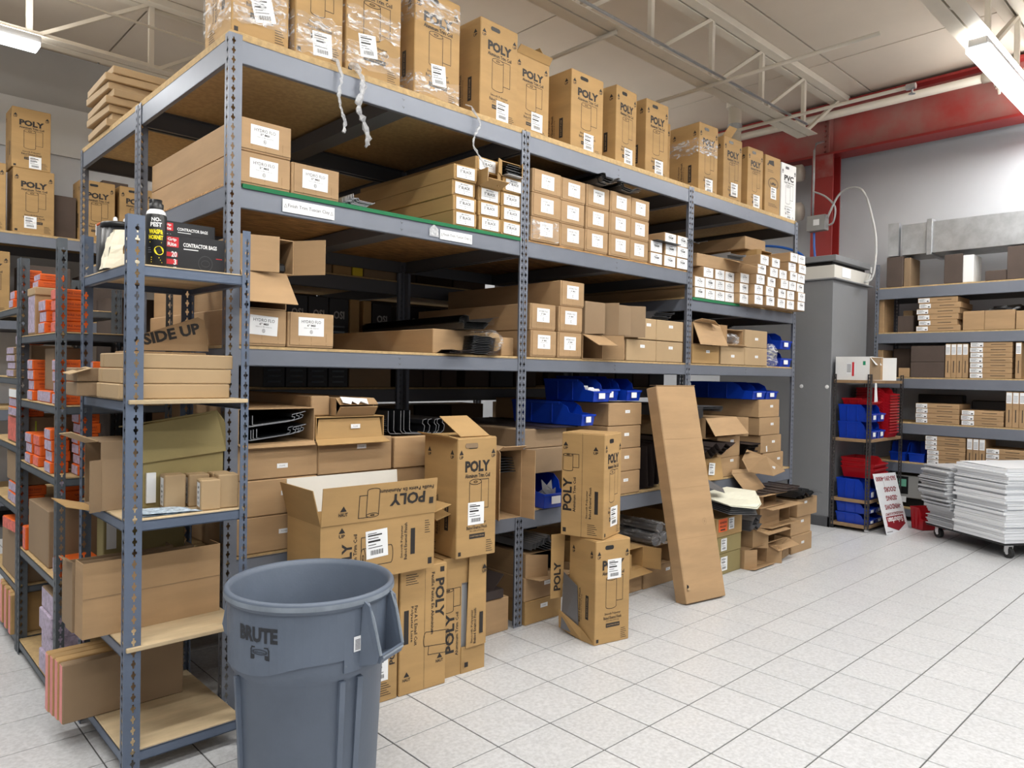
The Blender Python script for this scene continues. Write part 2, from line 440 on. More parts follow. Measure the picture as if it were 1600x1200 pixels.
def carton(label, x, y, z, w, d, h, rz=0., m=None, group=None, name='cardboard_carton', cat='carton', end=None, labels=(), top=False):
    m = m or CARD
    t = thing(name, label, cat, (x, y, z), rad(rz), group)
    link('body', body_mesh(w, d, h if not top else h - .003, m), t)
    if end:
        e = link('end_flap', endflap_mesh(w, h, m), t); k = ('perf', round(w, 3), round(h, 3))
        if k not in FL:
            p = PR()
            for u in (.24, .50, .83): p.rect(w * u, h * .06, w * u + .0016, h * .12); p.rect(w * u, h * .17, w * u + .0014, h * (.30 if u < .8 else .42))
            FL[k] = p.mesh('perforation', mat('shaded_crease', (.22, .13, .06), .8))
        link('perforation', FL[k], e, (0, -.0041, 0))
    if top: link('top_flap', topflap_mesh(w, d, m), t, (0, 0, h - .0032))
    for l in labels: put_label(t, *l[:3], y=-.0034 if end else 0., **(l[3] if len(l) > 3 else {}))
    return t
def poly_box(label, x, y, z, w=.30, d=.30, h=.60, rz=0., ship=(.62, .10), group='tall printed coil cartons on the top shelf', front=None, side=None, m=None, hole=True, tilt=0):
    m = m or CARDP
    t = thing('coil_carton', label, 'carton', (x, y, z), rad(rz), group)
    link('body', body_mesh(w, d, h - .003, m), t)
    link('top_flap', topflap_mesh(w, d, m), t, (0, 0, h - .0032))
    k = (w / .3, 1, h / .6)
    link('printed_face', front or PFRONT, t, (0, -.0009, 0), scale=k)
    o = link('printed_side', side or PSIDE, t, (-.0009, d, 0), rad(-90), scale=(d / .3, 1, h / .6))
    if hole:
        b = MB(); pts = [(.5 + .5 * cos(a * pi / 8) , .5 * sin(a * pi / 8)) for a in range(-4, 5)]
        ring = [(.115 + .025 * u + .012 * cos(a), .012 * sin(a)) for u, a in [(1, i * pi / 8 - pi / 2) for i in range(9)] + [(-1, i * pi / 8 + pi / 2) for i in range(9)]]
        b.plate([(px * w / .3, -.0006, .556 * h / .6 + pz) for px, pz in ring], (0, -1, 0), .0008)
        obj('hand_hole', b, BLK, t)
    if ship: put_label(t, 'ship', ship[0] * w - .05, ship[1] * h, tilt=tilt, scale=.95)
    return t
def flap(t, p0, p1, dirv, L, m, taper=0., name='flap', thick=.004):
    p0 = Vector(p0); p1 = Vector(p1); d = Vector(dirv).normalized() * L; e = (p1 - p0)
    n = e.cross(d).normalized()
    pts = [p0, p1, p1 + d - e * taper, p0 + d + e * taper]
    # a slight fold across the flap so that it is not dead flat
    b = MB().plate(pts, n, thick)
    return obj(name, b, m, t)
def open_front(label, x, y, z, w, d, h, flaps, rz=0., m=None, group=None, fill=None, rot=None, cat='carton', labels=(), th=.004):
    """carton lying on its side, open at the front. flaps: (edge, length, outward angle)"""
    m = m or CARD
    t = thing('open_carton', label, cat, (x, y, z), rad(rz), group, rot)
    b = MB()
    b.box(0, 0, 0, w, d, th); b.box(0, 0, h - th, w, d, h); b.box(0, 0, th, th, d, h - th); b.box(w - th, 0, th, w, d, h - th); b.box(th, d - th, th, w - th, d, h - th)
    obj('body', b, m, t)
    for f in flaps:
        e, L, a = f[:3]; a = rad(a); tp = f[3] if len(f) > 3 else .04
        if e == 'top': flap(t, (0, 0, h), (w, 0, h), (0, -sin(a), -cos(a)), L, m, tp)
        if e == 'bottom': flap(t, (0, 0, 0), (w, 0, 0), (0, -sin(a), cos(a)), L, m, tp)
        if e == 'left': flap(t, (0, 0, 0), (0, 0, h), (cos(a), -sin(a), 0), L, m, tp)
        if e == 'right': flap(t, (w, 0, 0), (w, 0, h), (-cos(a), -sin(a), 0), L, m, tp)
    for l in labels: put_label(t, *l[:3], **(l[3] if len(l) > 3 else {}))
    return t
def open_top(label, x, y, z, w, d, h, flaps, rz=0., m=None, group=None, rot=None, labels=(), th=.004, low=None, name='open_carton', inner=None):
    m = m or CARD
    t = thing(name, label, 'carton', (x, y, z), rad(rz), group, rot)
    b = MB()
    b.box(0, 0, 0, w, d, th); b.box(0, 0, th, w, th, h); b.box(0, d - th, th, w, d, low or h); b.box(0, th, th, th, d - th, h); b.box(w - th, th, th, w, d - th, h)
    obj('body', b, m, t)
    for f in flaps:
        e, L, a = f[:3]; a = rad(a); tp = f[3] if len(f) > 3 else .04
        mm = f[4] if len(f) > 4 else m
        if e == 'front': flap(t, (0, 0, h), (w, 0, h), (0, cos(a), sin(a)), L, mm, tp)
        if e == 'back': flap(t, (0, d, h), (w, d, h), (0, -cos(a), sin(a)), L, mm, tp)
        if e == 'left': flap(t, (0, 0, h), (0, d, h), (cos(a), 0, sin(a)), L, mm, tp)
        if e == 'right': flap(t, (w, 0, h), (w, d, h), (-cos(a), 0, sin(a)), L, mm, tp)
    for l in labels: put_label(t, *l[:3], **(l[3] if len(l) > 3 else {}))
    return t

# ================================================================ THE SETTING
S = .3048
fl = struct('floor', MB().box(-7, -6, -.10, 6.6, 8, -.003), GROUT)
def in_view(x, y):
    d = Vector((x, y, 0)) - CAM; f = d.dot(fw)
    return f > .5 and abs(d.dot(R_)) < f * .74 and abs(d.dot(U_)) < f * .56
cells = [(i, j) for i in range(-14, 21) for j in range(-18, 10)]
vis = [c for c in cells if any(in_view((c[0] + a) * S, -(c[1] + b) * S) for a in (0, 1) for b in (0, 1)) and -(c[1] + .5) * S < 1.1 + (1.6 if c[0] < -6 else 0)]
vis.sort(key=lambda c: (Vector(((c[0] + .5) * S, -(c[1] + .5) * S, 0)) - CAM).length)
near = set(vis[:298])
g = .003
tm = MB().cbox(g, g - S, -.02, S - g, -g, 0, .0012).mesh('tile', TILE)
rest = MB()
for c in cells:
    if c in near: link('tile', tm, fl, (c[0] * S, -c[1] * S, 0), 0)
    else: rest.box(c[0] * S + g, -(c[1] + 1) * S + g, -.02, (c[0] + 1) * S - g, -c[1] * S - g, 0)
o = obj('tile_field', rest, TILE, fl); o['kind'] = 'stuff'

struct('wall_right', MB().box(6.30, -6, 0, 6.45, 8, 5.0), WALLG)
wb = struct('wall_back', MB().box(-7, 6.95, 0, 6.3, 7.1, 5.0), WALLG)
# paler grey band along the top of the back wall
obj('pale_band', MB().box(-6.9, 6.925, 3.78, 6.25, 6.952, 4.30), mat('pale_grey_band', (.66, .66, .65), .7, nscale=1.2, namt=.04), wb)
obj('upper_band', MB().box(-6.9, 6.935, 4.30, 6.25, 6.952, 4.86), mat('mid_grey_band', (.42, .41, .39), .7, nscale=1.2, namt=.04), wb)
obj('wall_joint', MB().box(6.285, -.745, 2.9, 6.302, -.735, 4.3), SEAM, bpy.data.objects['wall_right'])
ce = struct('ceiling', MB().box(-7, -6, 4.90, 6.45, 8, 5.0), SEAM)
xs = [-8.98 + 2.7575 * k for k in range(7)]
for a, b in zip(xs[:-1], xs[1:]):
    for y0, y1 in ((-6, -2.4), (-2.4, 1.2), (1.2, 4.6), (4.6, 8)):
        obj('ceiling_panel', MB().cbox(max(a, -7) + .008, y0 + .008, 4.872, min(b, 6.45) - .008, y1 - .008, 4.905, .003), CEIL, ce)

# boxed column at the end of the rack, with capping and baseboard
cl = struct('trim_1', MB().cbox(4.60, 1.02, 0, 5.50, 2.3, 2.545, .004), COLG)
cl.name = 'trim_1'
cl['label'] = 'grey boxed column with off white capping beside the tall rack'
obj('capping_lip', MB().cbox(4.575, .985, 2.545, 5.56, 2.3, 2.560, .003), COLG, cl)
obj('capping', MB().cbox(4.60, 1.01, 2.560, 5.50, 2.3, 2.695, .003), COLW, cl)
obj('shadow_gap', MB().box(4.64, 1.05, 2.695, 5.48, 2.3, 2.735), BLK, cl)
obj('ledge', MB().cbox(4.58, .99, 2.735, 5.50, 2.3, 2.795, .004), COLG, cl)
obj('notice', MB().box(4.78, 1.006, 2.585, 5.00, 1.0095, 2.685), PAPER, cl)
for dx in (4.69,):  # bolts coloured white to stand in for bright chrome reflections
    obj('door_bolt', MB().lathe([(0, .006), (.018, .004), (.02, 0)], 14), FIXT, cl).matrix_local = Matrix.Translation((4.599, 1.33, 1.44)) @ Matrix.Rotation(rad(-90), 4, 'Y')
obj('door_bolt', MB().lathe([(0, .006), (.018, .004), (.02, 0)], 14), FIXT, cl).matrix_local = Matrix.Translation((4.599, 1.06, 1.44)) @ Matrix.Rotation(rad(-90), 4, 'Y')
struct('baseboard_right', MB().cbox(4.588, 1.0, 0, 4.60, 2.3, .105, .002).cbox(4.588, 1.0, 0, 5.5, 1.02, .105, .002), BASEB)

# red steel frame
t = struct('trim_2', MB().box(5.985, -5, 4.245, 6.005, 6.9, 4.80), REDS); t['label'] = 'long red steel beam under the ceiling joists'
obj('bottom_flange', MB().cbox(5.86, -5, 4.215, 6.14, 6.9, 4.245, .003), REDB, t)
obj('top_flange', MB().cbox(5.86, -5, 4.80, 6.14, 6.9, 4.83, .003), REDB, t)
obj('stiffener', MB().box(5.88, 1.648, 4.245, 5.985, 1.660, 4.80), REDS, t)
for k in range(8):
    b = obj('bolt', MB().lathe([(0, .02), (.012, .018), (.016, 0)], 6), REDS, t); b.matrix_local = Matrix.Translation((5.985, 1.75, 4.30 + k * .062)) @ Matrix.Rotation(rad(-90), 4, 'Y')
t = struct('trim_3', MB().cbox(5.84, 1.58, 0, 5.862, 1.84, 4.215, .002), REDB); t['label'] = 'red steel post under the long red beam'
obj('web', MB().box(5.862, 1.70, 0, 6.04, 1.715, 4.215), REDB, t)
obj('rear_flange', MB().box(6.04, 1.58, 0, 6.06, 1.84, 4.215), REDB, t)
obj('primer_patch', MB().box(5.837, 1.585, 3.95, 5.8405, 1.835, 4.21), mat('worn_grey_primer', (.36, .17, .15), .6, nscale=3, namt=.5, col2=(.34, .03, .028)), t)

# ceiling joists
def joist(y, x0, x1, off, n):
    t = struct('trim_%d' % n, MB().cbox(x0, y - .115, 4.215, x1, y - .008, 4.222, .001).cbox(x0, y + .008, 4.215, x1, y + .115, 4.222, .001)
               .box(x0, y - .014, 4.222, x1, y - .008, 4.285).box(x0, y + .008, 4.222, x1, y + .014, 4.285), JOIST)
    t['label'] = ''; del t['label']
    obj('top_chord', MB().cbox(x0, y - .105, 4.80, 5.9, y - .008, 4.868, .004).cbox(x0, y + .008, 4.80, 5.9, y + .105, 4.868, .004), JOIST, t)
    P = 1.88; x = off
    while x > x0 + P: x -= P
    while x < x1 + .2:
        # one vertical pair and diagonals per half panel
        for k in (0, 1):
            xv = x + k * P / 2
            if x0 < xv < x1 - .02: obj('web_post', MB().box(xv - .022, y - .02, 4.225, xv + .022, y + .02, 4.81), JOIST, t)
        if x0 < x < x1 - .05:
            if x + P / 2 < x1 + 1.2: obj('web_diagonal', MB().bar((x + .04, y, 4.245), (min(x + P / 2 - .03, 5.8), y, 4.81), .045, .03), JOIST, t)
        if x0 < x + P / 2 < x1 + .1: obj('web_diagonal', MB().bar((x + P / 2 + .04, y, 4.245), (min(x + P - .03, 5.8), y, 4.81), .045, .03), JOIST, t)
        x += P
    return t
joist(-.45, -6, 5.05, .2, 4)
joist(1.53, -6, 5.03, 4.92, 5)
joist(5.0, -6, 5.0, -.75, 6)
joist(-2.45, -6, 5.0, .2, 7)
joist(-4.45, -6, 5.0, .2, 8)

def pipe(label, pts, r, m=JOIST, n=10, name='pipe', group=None):
    return tag(obj(name, MB().tube(pts, r, n), m, smooth=True), label, 'pipe', group)
pipe('thick cream drain pipe running along the top of the red beam', [(5.80, 6.8, 4.66), (5.80, .02, 4.66)], .045)
t = thing('drain_cap', 'stepped cream end cap on the thick pipe by the right strip lamp', 'pipe cap', (5.80, .0, 4.66))
obj('elbow', MB().tube([(0, .04, 0), (0, -.06, 0), (0, -.10, -.03), (0, -.11, -.08)], .055, 12), JOIST, t, smooth=True)
obj('nozzle', MB().lathe([(.05, -.08), (.05, -.11), (.035, -.11), (.035, -.14), (.02, -.14), (.012, -.20), (0, -.20)], 16), JOIST, t, (0, -.11, 0))
pipe('thin cream sprinkler pipe crossing under the joist near the red beam', [(4.24, 3.2, 4.185), (4.24, .24, 4.185)], .017)
obj('end_fitting', MB().tube([(4.24, .26, 4.185), (4.24, .18, 4.185)], .028, 10), GALV, bpy.data.objects[-1] if False else None) if False else None
t = thing('sprinkler_head', 'small metal sprinkler head at the end of the thin pipe near red beam', 'sprinkler', (4.24, .20, 4.185))
obj('fitting', MB().tube([(0, .05, 0), (0, -.03, 0)], .028, 10), GALV, t); obj('deflector', MB().lathe([(0, -.07), (.03, -.068), (.03, -.065), (.008, -.06), (.01, -.02), (0, -.02)], 10), GALV, t)
pipe('thin cream sprinkler pipe crossing above the middle of the rack', [(2.97, 3.4, 4.185), (2.97, .02, 4.185)], .017)
pipe('thin cream gas pipe crossing to the left over the rack', [(1.55, 4.5, 4.19), (1.55, 1.45, 4.19)], .017)
pipe('narrow grey conduit fixed beside the joist above the boxes', [(-4, 1.34, 4.20), (4.6, 1.34, 4.20)], .012, GALV, 6)
pipe('thin cream rod crossing the ceiling behind the left strip lamp', [(-4.2, 3.6, 4.05), (1.5, 3.75, 4.05)], .010, JOIST, 6)
t = thing('roof_drain', 'cream vertical roof drain pipe behind the rack', 'pipe', (4.9, 2.35, 0))
obj('riser', MB().tube([(0, 0, 2.9), (0, 0, 4.86)], .075, 16), JOIST, t, smooth=True); obj('coupling', MB().tube([(0, 0, 4.42), (0, 0, 4.50)], .085, 16), GALV, t); obj('clamp', MB().tube([(0, 0, 4.70), (0, 0, 4.86)], .10, 12), JOIST, t)
pipe('upper fat round duct beside the red post', [(5.75, 6.952, 4.03), (5.75, 1.92, 4.03)], .10, DUCT, 18, 'duct')
pipe('lower fat round duct beside the red post', [(5.75, 6.952, 3.52), (5.75, 1.92, 3.56)], .11, DUCT, 18, 'duct')
pipe('tan insulated pipe just over the end of the rack', [(5.55, 4.0, 2.95), (5.30, 2.0, 2.90)], .10, DUCT, 16, 'duct')
# junction box with conduit and cables on the red post
t = thing('junction_box', 'grey electrical junction box with conduit on the red post', 'electrical box', (5.50, 1.60, 3.33))
obj('enclosure', MB().cbox(-.05, -.11, -.09, .05, .11, .09, .006), GRILLE, t); obj('cover_plate', MB().cbox(-.054, -.04, -.03, -.05, .03, .04, .001), PAPER, t)
obj('conduit', MB().tube([(0, .06, .09), (0, .06, .86), (.05, .06, .95), (.25, .06, 1.02)], .013, 8), GALV, t, smooth=True)
def cable(label, pts, r, m, parent_name='cable'):
    P = [Vector(p) for p in pts]; Q = []
    for i in range(len(P) - 1):
        a = P[max(i - 1, 0)]; b = P[i]; c = P[i + 1]; d = P[min(i + 2, len(P) - 1)]
        for k in range(6):
            u = k / 6; Q.append(.5 * ((2 * b) + (c - a) * u + (2 * a - 5 * b + 4 * c - d) * u * u + (3 * b - a - 3 * c + d) * u ** 3))
    Q.append(P[-1])
    return tag(obj('cable', MB().tube(Q, r, 6), m, smooth=True), label, 'cable')
cable('grey cable looping over the red post down to the column capping', [(5.43, 1.46, 3.36), (5.40, 1.30, 3.62), (5.35, 1.05, 3.60), (5.30, .90, 3.2), (5.25, .85, 2.90), (5.20, .86, 2.62), (5.15, .92, 2.56), (5.35, .95, 2.62), (5.42, .96, 2.75)], .012, GREYC)
cable('short grey cable curling between conduit and junction box', [(5.48, 1.64, 3.70), (5.46, 1.50, 3.62), (5.44, 1.38, 3.48), (5.46, 1.40, 3.32), (5.49, 1.470, 3.29)], .011, GREYC)
cable('blue cable hanging below the junction box', [(5.50, 1.64, 3.225), (5.49, 1.63, 3.05), (5.47, 1.60, 2.86), (5.46, 1.60, 2.80)], .014, BLUEC)
cable('blue cable running left from the red post behind the rack', [(5.42, 1.68, 2.84), (5.40, 1.75, 2.98), (5.30, 2.0, 3.08), (5.1, 2.5, 3.12)], .016, BLUEC)

# galvanised duct above the shelves on the right
t = thing('air_duct', 'long galvanised rectangular duct above the right hand shelves', 'duct', (5.62, -4, 2.88))
obj('duct_side', MB().cbox(0, 0, 0, .45, 4.72, .33, .004), GALV, t)
obj('duct_flange', MB().cbox(-.02, 4.42, -.02, .46, 4.47, .36, .003), GALV, t)
obj('end_bracket', MB().box(-.01, 4.75, .0, .05, 4.86, .36), GALV, t)

# strip lamps: housing, lit lens, and a lamp below each
for i, (x, y, L) in enumerate(LAMPS):
    if i == 0:
        lab = 'bright strip lamp with open tubes at the upper right'
    elif i == 8: lab = 'strip lamp with a clear lens at the upper left'
    else: lab = 'strip lamp %s, outside the picture' % {1: 'above the aisle before the middle rack bay', 2: 'above the trash can side of the aisle', 3: 'in the second row toward the right wall', 4: 'in the second row over the open floor', 5: 'in the second row at left', 6: 'in the third row at right', 7: 'in the third row at left', 9: 'over the left aisle', 10: 'added behind the rack to brighten wall and ceiling, middle', 11: 'added behind the rack to brighten wall and ceiling, right'}[i]
    t = thing('strip_lamp', lab, 'ceiling lamp', (x, y, LZ), 0, 'strip lamps under the joists')
    obj('housing', MB().cbox(-L / 2, -.065, .04, L / 2, .065, .10, .006), FIXT, t)
    obj('lens', MB().cbox(-L / 2 + .01, -.085, 0, L / 2 - .01, .085, .04, .008), LENS, t)
    for dx in (-L * .35, L * .35): obj('hanger', MB().box(dx - .01, -.01, .10, dx + .01, .01, .17), FIXT, t)
    la = bpy.data.lights.new('strip_lamp_light', 'AREA'); la.shape = 'RECTANGLE'; la.size = L; la.size_y = .16; la.energy = LAMP_W; la.color = (1.0, .995, .975)
    lo = bpy.data.objects.new('strip_lamp_light', la); COL.objects.link(lo); lo.parent = t; lo.location = (0, 0, -.006)
    lb = la.copy(); lb.energy = LAMP_W * UPL; lb.size_y = .12   # added upward light that brightens the ceiling
    lo = bpy.data.objects.new('added_uplight', lb); COL.objects.link(lo); lo.parent = t; lo.location = (0, 0, .106); lo.rotation_euler = (pi, 0, 0)
t = thing('strip_lamp', 'second bright strip lamp just behind the first at right', 'ceiling lamp', (5.35, -.85, LZ + .06))
obj('housing', MB().cbox(-.9, -.065, .04, .9, .065, .10, .006), FIXT, t); obj('lens', MB().cbox(-.89, -.08, 0, .89, .08, .04, .008), LENS, t)

# ================================================================ SHELVING
def holes(mb, h, wd, hx, pitch, fn, hw=.0085, hh=.0155):
    """perforated strip 0..wd by 0..h; fn maps (u, v) to a point"""
    n = int(h / pitch); z = 0
    def F(q):
        mb.add([fn(*p) for p in q], [tuple(range(len(q)))])
    for i in range(n + 1):
        a = i * pitch; b = min(h, a + pitch)
        F([(0, a), (hx - hw, a), (hx - hw, b), (0, b)]); F([(hx + hw, a), (wd, a), (wd, b), (hx + hw, b)])
        if b - a < pitch - 1e-6: F([(hx - hw, a), (hx + hw, a), (hx + hw, b), (hx - hw, b)]); continue
        c = (a + b) / 2; L, Rr = hx - hw, hx + hw; k = hw * .38
        F([(L, b), (hx - k, c + hh), (hx + k, c + hh), (Rr, b)]); F([(L, a), (Rr, a), (hx + k, c - hh), (hx - k, c - hh)])
        F([(L, b), (L, c + hh * .25), (hx - k, c + hh * .45), (hx - k, c + hh)]); F([(Rr, b), (hx + k, c + hh), (hx + k, c + hh * .45), (Rr, c + hh * .25)])
        F([(L, a), (hx - k, c - hh), (hx - k, c - hh * .45), (L, c - hh * .15)]); F([(Rr, a), (Rr, c - hh * .15), (hx + k, c - hh * .45), (hx + k, c - hh)])
        F([(L, c + hh * .25), (L, c - hh * .15), (hx - k, c - hh * .45), (hx - k, c + hh * .45)][:2] + [(L + .0005, c)])
PM = {}
def post_mesh(h, wa, wb, ha, hb, m, pitch=.041):
    k = (h, wa, wb, ha, hb, m.name)
    if k in PM: return PM[k]
    b = MB()
    for t in (0, .0022):
        holes(b, h, wa, ha, pitch, lambda u, v: (u, t, v)); holes(b, h, wb, hb, pitch, lambda u, v: (t, u, v))
    # rims along the free edges and the top
    b.box(wa, 0, 0, wa + .0004, .0022, h); b.box(0, wb, 0, .0022, wb + .0004, h)
    PM[k] = b.mesh('post', m); return PM[k]
def post(par, x, y, h, sx, sy, wa, wb, m, ha=None, hb=None, z=0):
    o = link('post', post_mesh(h, wa, wb, ha or wa * .42, hb or wb * .45, m), par)
    o.location = (x, y, z); o.scale = (sx, sy, 1)
    return o
def fbeam(par, x0, x1, y, zt, h, m, marks=True, s=1):
    """folded beam along x: face at y, small lips behind"""
    b = MB().cbox(x0, min(y, y + s * .004), zt - h, x1, max(y, y + s * .004), zt, .001)
    b.box(x0, min(y, y + s * .03), zt - .003, x1, max(y, y + s * .03), zt); b.box(x0, min(y, y + s * .022), zt - h, x1, max(y, y + s * .022), zt - h + .003)
    o = obj('beam', b, m, par)
    if marks:
        xm = (x0 + x1) / 2; q = MB()
        for dz in (.3, .68):
            z = zt - h * dz
            q.plate([(xm - .009, y - .0006, z + .006), (xm, y - .0006, z - .006), (xm + .009, y - .0006, z + .006), (xm, y - .0006, z + .001)], (0, -1, 0), .0006)
        obj('notch', q, RACK_SHADED, o)
    return o
def ebeam(par, y0, y1, x, zt, h, m, s=1):
    b = MB().cbox(min(x, x + s * .004), y0, zt - h, max(x, x + s * .004), y1, zt, .001)
    b.box(min(x, x + s * .025), y0, zt - .003, max(x, x + s * .025), y1, zt); b.box(min(x, x + s * .02), y0, zt - h, max(x, x + s * .02), y1, zt - h + .003)
    return obj('end_beam', b, m, par)
XP = [(-1.665, .112), (.116, 1.880), (1.884, 3.650)]
YF, YB = .957, 2.185
H3 = 2.965
LV = [[(2.945, .10, .035), (2.315, .092, .012), (1.612, .075, .013), (.685, .10, .012)],
      [(2.945, .10, .035), (2.315, .092, .012), (1.612, .075, .013), (.685, .10, .012)],
      [(2.945, .10, .035), (2.120, .092, .012), (1.612, .075, .013), (.685, .10, .012)]]
where = ['near left bay', 'middle bay', 'far right bay']
RACKT = []
for k, (x0, x1) in enumerate(XP):
    t = thing('storage_rack', 'tall grey steel storage rack facing the aisle, %s' % where[k], 'shelving', (0, 0, 0), 0, 'bays of the tall storage rack')
    RACKT.append(t)
    wl = .058 if k == 0 else .031; wr = .031 if k < 2 else .050
    post(t, x0, YF, H3, 1, 1, wl, .042, RACK, .020 if k == 0 else None); post(t, x1, YF, H3, -1, 1, wr, .042, RACK)
    post(t, x0, YB, H3, 1, -1, .05, .042, RACK); post(t, x1, YB, H3, -1, -1, .05, .042, RACK)
    for (zt, h, bt) in LV[k]:
        xa = x0 + wl; xb = x1 - wr
        fbeam(t, xa - .004, xb + .004, YF + .004, zt, h, RACK); fbeam(t, x0 + .04, x1 - .04, YB - .004, zt, h, RACK_SHADED, False, -1)
        ebeam(t, YF + .03, YB - .03, x0 + .005, zt, h, RACK, 1); ebeam(t, YF + .03, YB - .03, x1 - .005, zt, h, RACK_SHADED, -1)
        for f in (.5,):
            xm = x0 + (x1 - x0) * f
            obj('tie_bar', MB().box(xm - .055, YF + .012, zt - h + .004, xm + .055, YB - .01, zt - .018), RACK_SHADED, t)
        bm = OSB if abs(zt - 2.315) < .01 else BOARD
        obj('shelf_board', MB().cbox(x0 + .006, YF + .011, zt - (.012 if bt < .03 else -.0005), x1 - .006, YB - .006, zt + (bt if bt > .03 else bt), .002), bm, t)
        if bt > .03: obj('shelf_board', MB().cbox(x0 + .002, YF - .004, zt + .0175, x1 - .002, YB, zt + bt, .002), BOARD, t) if False else None
# green liner along the second shelf
obj('shelf_liner', MB().box(-1.60, YF - .003, 2.316, .078, YF + .40, 2.3275).box(-1.60, YF - .004, 2.309, .078, YF - .002, 2.3275), GREEN, RACKT[0])
obj('shelf_liner', MB().box(1.92, YF - .003, 2.121, 2.62, YF + .40, 2.1325).box(1.92, YF - .004, 2.112, 2.62, YF - .002, 2.1325), GREEN, RACKT[2])
# paper strips stuck on the beam
def beam_label(x, z, w, h, words, tilt, lab):
    t = thing('shelf_label', lab, 'label', (x, YF - .001, z), 0, 'paper labels taped to the second beam')
    obj('strip', MB().box(0, -.0006, 0, w, 0, h), PAPER, t)
    p = PR().txt(words, w / 2, h / 2, w * .80, None, .005, res=2)
    p.line([(w * .055, h * .62), (w * .03, h * .36), (w * .08, h * .36)], .0015, True); p.line([(w * .945, h * .62), (w * .92, h * .36), (w * .97, h * .36)], .0015, True)
    obj('lettering', p, INKG, t, (0, -.0011, 0))
beam_label(-1.415, 2.238, .262, .058, 'Finish Trim Tuscan Clay', 0, 'white paper strip reading Finish Trim Tuscan Clay on the near left beam')
beam_label(-.520, 2.238, .225, .052, 'Finish Trim Tuscan Clay', 0, 'white paper strip below the black gutter cartons')
t = thing('tape_scrap', 'scrap of clear tape beside the right paper strip on the beam', 'tape', (-.560, YF - .001, 2.245)); obj('scrap', MB().plate([(-.03, 0, 0), (.035, 0, 0), (.03, 0, .04), (.0, 0, .065), (-.03, 0, .04)], (0, -1, 0), .0006), FILMT, t)

# rear row of the rack, back to back with the front row
Y2, Y3 = 2.20, 3.42
RL = [(2.945, .10, .035), (2.160, .092, .012), (1.395, .09, .012), (.80, .09, .012), (.12, .09, .012)]
for k, (x0, x1) in enumerate(XP):
    t = thing('storage_rack', 'rear row of the tall grey storage rack, %s' % ('left end' if k == 0 else 'middle behind the cartons' if k == 1 else 'right end'), 'shelving', (0, 0, 0), 0, 'rear bays of the tall storage rack')
    post(t, x0, Y2, H3, 1, 1, .05, .042, RACK); post(t, x1, Y2, H3, -1, 1, .05, .042, RACK)
    post(t, x0, Y3, H3, 1, -1, .05, .042, RACK); post(t, x1, Y3, H3, -1, -1, .05, .042, RACK)
    for (zt, h, bt) in RL:
        fbeam(t, x0 + .04, x1 - .04, Y2 + .004, zt, h, RACK_SHADED, False); fbeam(t, x0 + .04, x1 - .04, Y3 - .004, zt, h, RACK_SHADED, False, -1)
        ebeam(t, Y2 + .03, Y3 - .03, x0 + .005, zt, h, RACK, 1); ebeam(t, Y2 + .03, Y3 - .03, x1 - .005, zt, h, RACK_SHADED, -1)
        obj('shelf_board', MB().cbox(x0 + .006, Y2 + .011, zt - (.012 if bt < .03 else -.0005), x1 - .006, Y3 - .006, zt + bt, .002), BOARD, t)

# small units on the left
def unit(label, x0, x1, y0, y1, h, levels, m, wa=.058, board=PLY, group='narrow shelving units by the left aisle', bh=.034):
    t = thing('shelving_unit', label, 'shelving', (0, 0, 0), 0, group)
    post(t, x0, y0, h, 1, 1, wa, .050 if wa < .05 else .036, m, wa * .58); post(t, x1, y0, h, -1, 1, .032, .036, m)
    post(t, x0, y1, h, 1, -1, .045, .036, m); post(t, x1, y1, h, -1, -1, .045, .036, m)
    for i, zt in enumerate(levels):
        front = zt != 1.397 and zt != .489
        if front: fbeam(t, x0 + wa - .002, x1 - .03, y0 + .004, zt, bh, m, False)
        fbeam(t, x0 + .04, x1 - .04, y1 - .004, zt, bh, m, False, -1)
        ebeam(t, y0 + .03, y1 - .03, x0 + .004, zt, bh, m, 1); ebeam(t, y0 + .03, y1 - .03, x1 - .004, zt, bh, m, -1)
        obj('shelf_board', MB().cbox(x0 + .007, y0 + (.010 if front else -.012), zt - .010, x1 - .007, y1 - .010, zt + .006, .002), board, t)
    return t
U1 = unit('narrow blue grey shelving unit behind the trash can', -2.124, -1.668, .711, 1.355, 2.078, [1.897, 1.397, .955, .489, .100], BLUEP, bh=.038)
U2 = unit('slate grey shelving unit holding the orange cartons', -2.172, -1.690, 1.535, 2.40, 2.085, [1.668, 1.340, 1.02, .56, .070], STEELG, .034, BOARD)
U3 = unit('slate grey shelving unit cut off by the left edge', -2.172, -1.690, 2.42, 3.30, 2.085, [1.83, 1.45, 1.085, .755, .34, .070], STEELG, .034, BOARD)

# far rack at the back left
t = thing('storage_rack', 'distant grey rack by the back wall at far left', 'shelving', (0, 0, 0))
for x in (-3.4, -.36, 1.2):
    post(t, x, 6.0, 2.80, 1, 1, .045, .042, RACK); post(t, x, 6.85, 2.80, 1, -1, .045, .042, RACK)
for zt in (2.745, 1.95, 1.1, .3):
    fbeam(t, -3.4, 1.14, 5.998, zt, .10, RACK, False); fbeam(t, -3.4, 1.14, 6.852, zt, .10, RACK, False, -1)
    obj('shelf_board', MB().cbox(-3.4, 6.01, zt - .01, 1.14, 6.84, zt + .022, .002), BOARD, t)

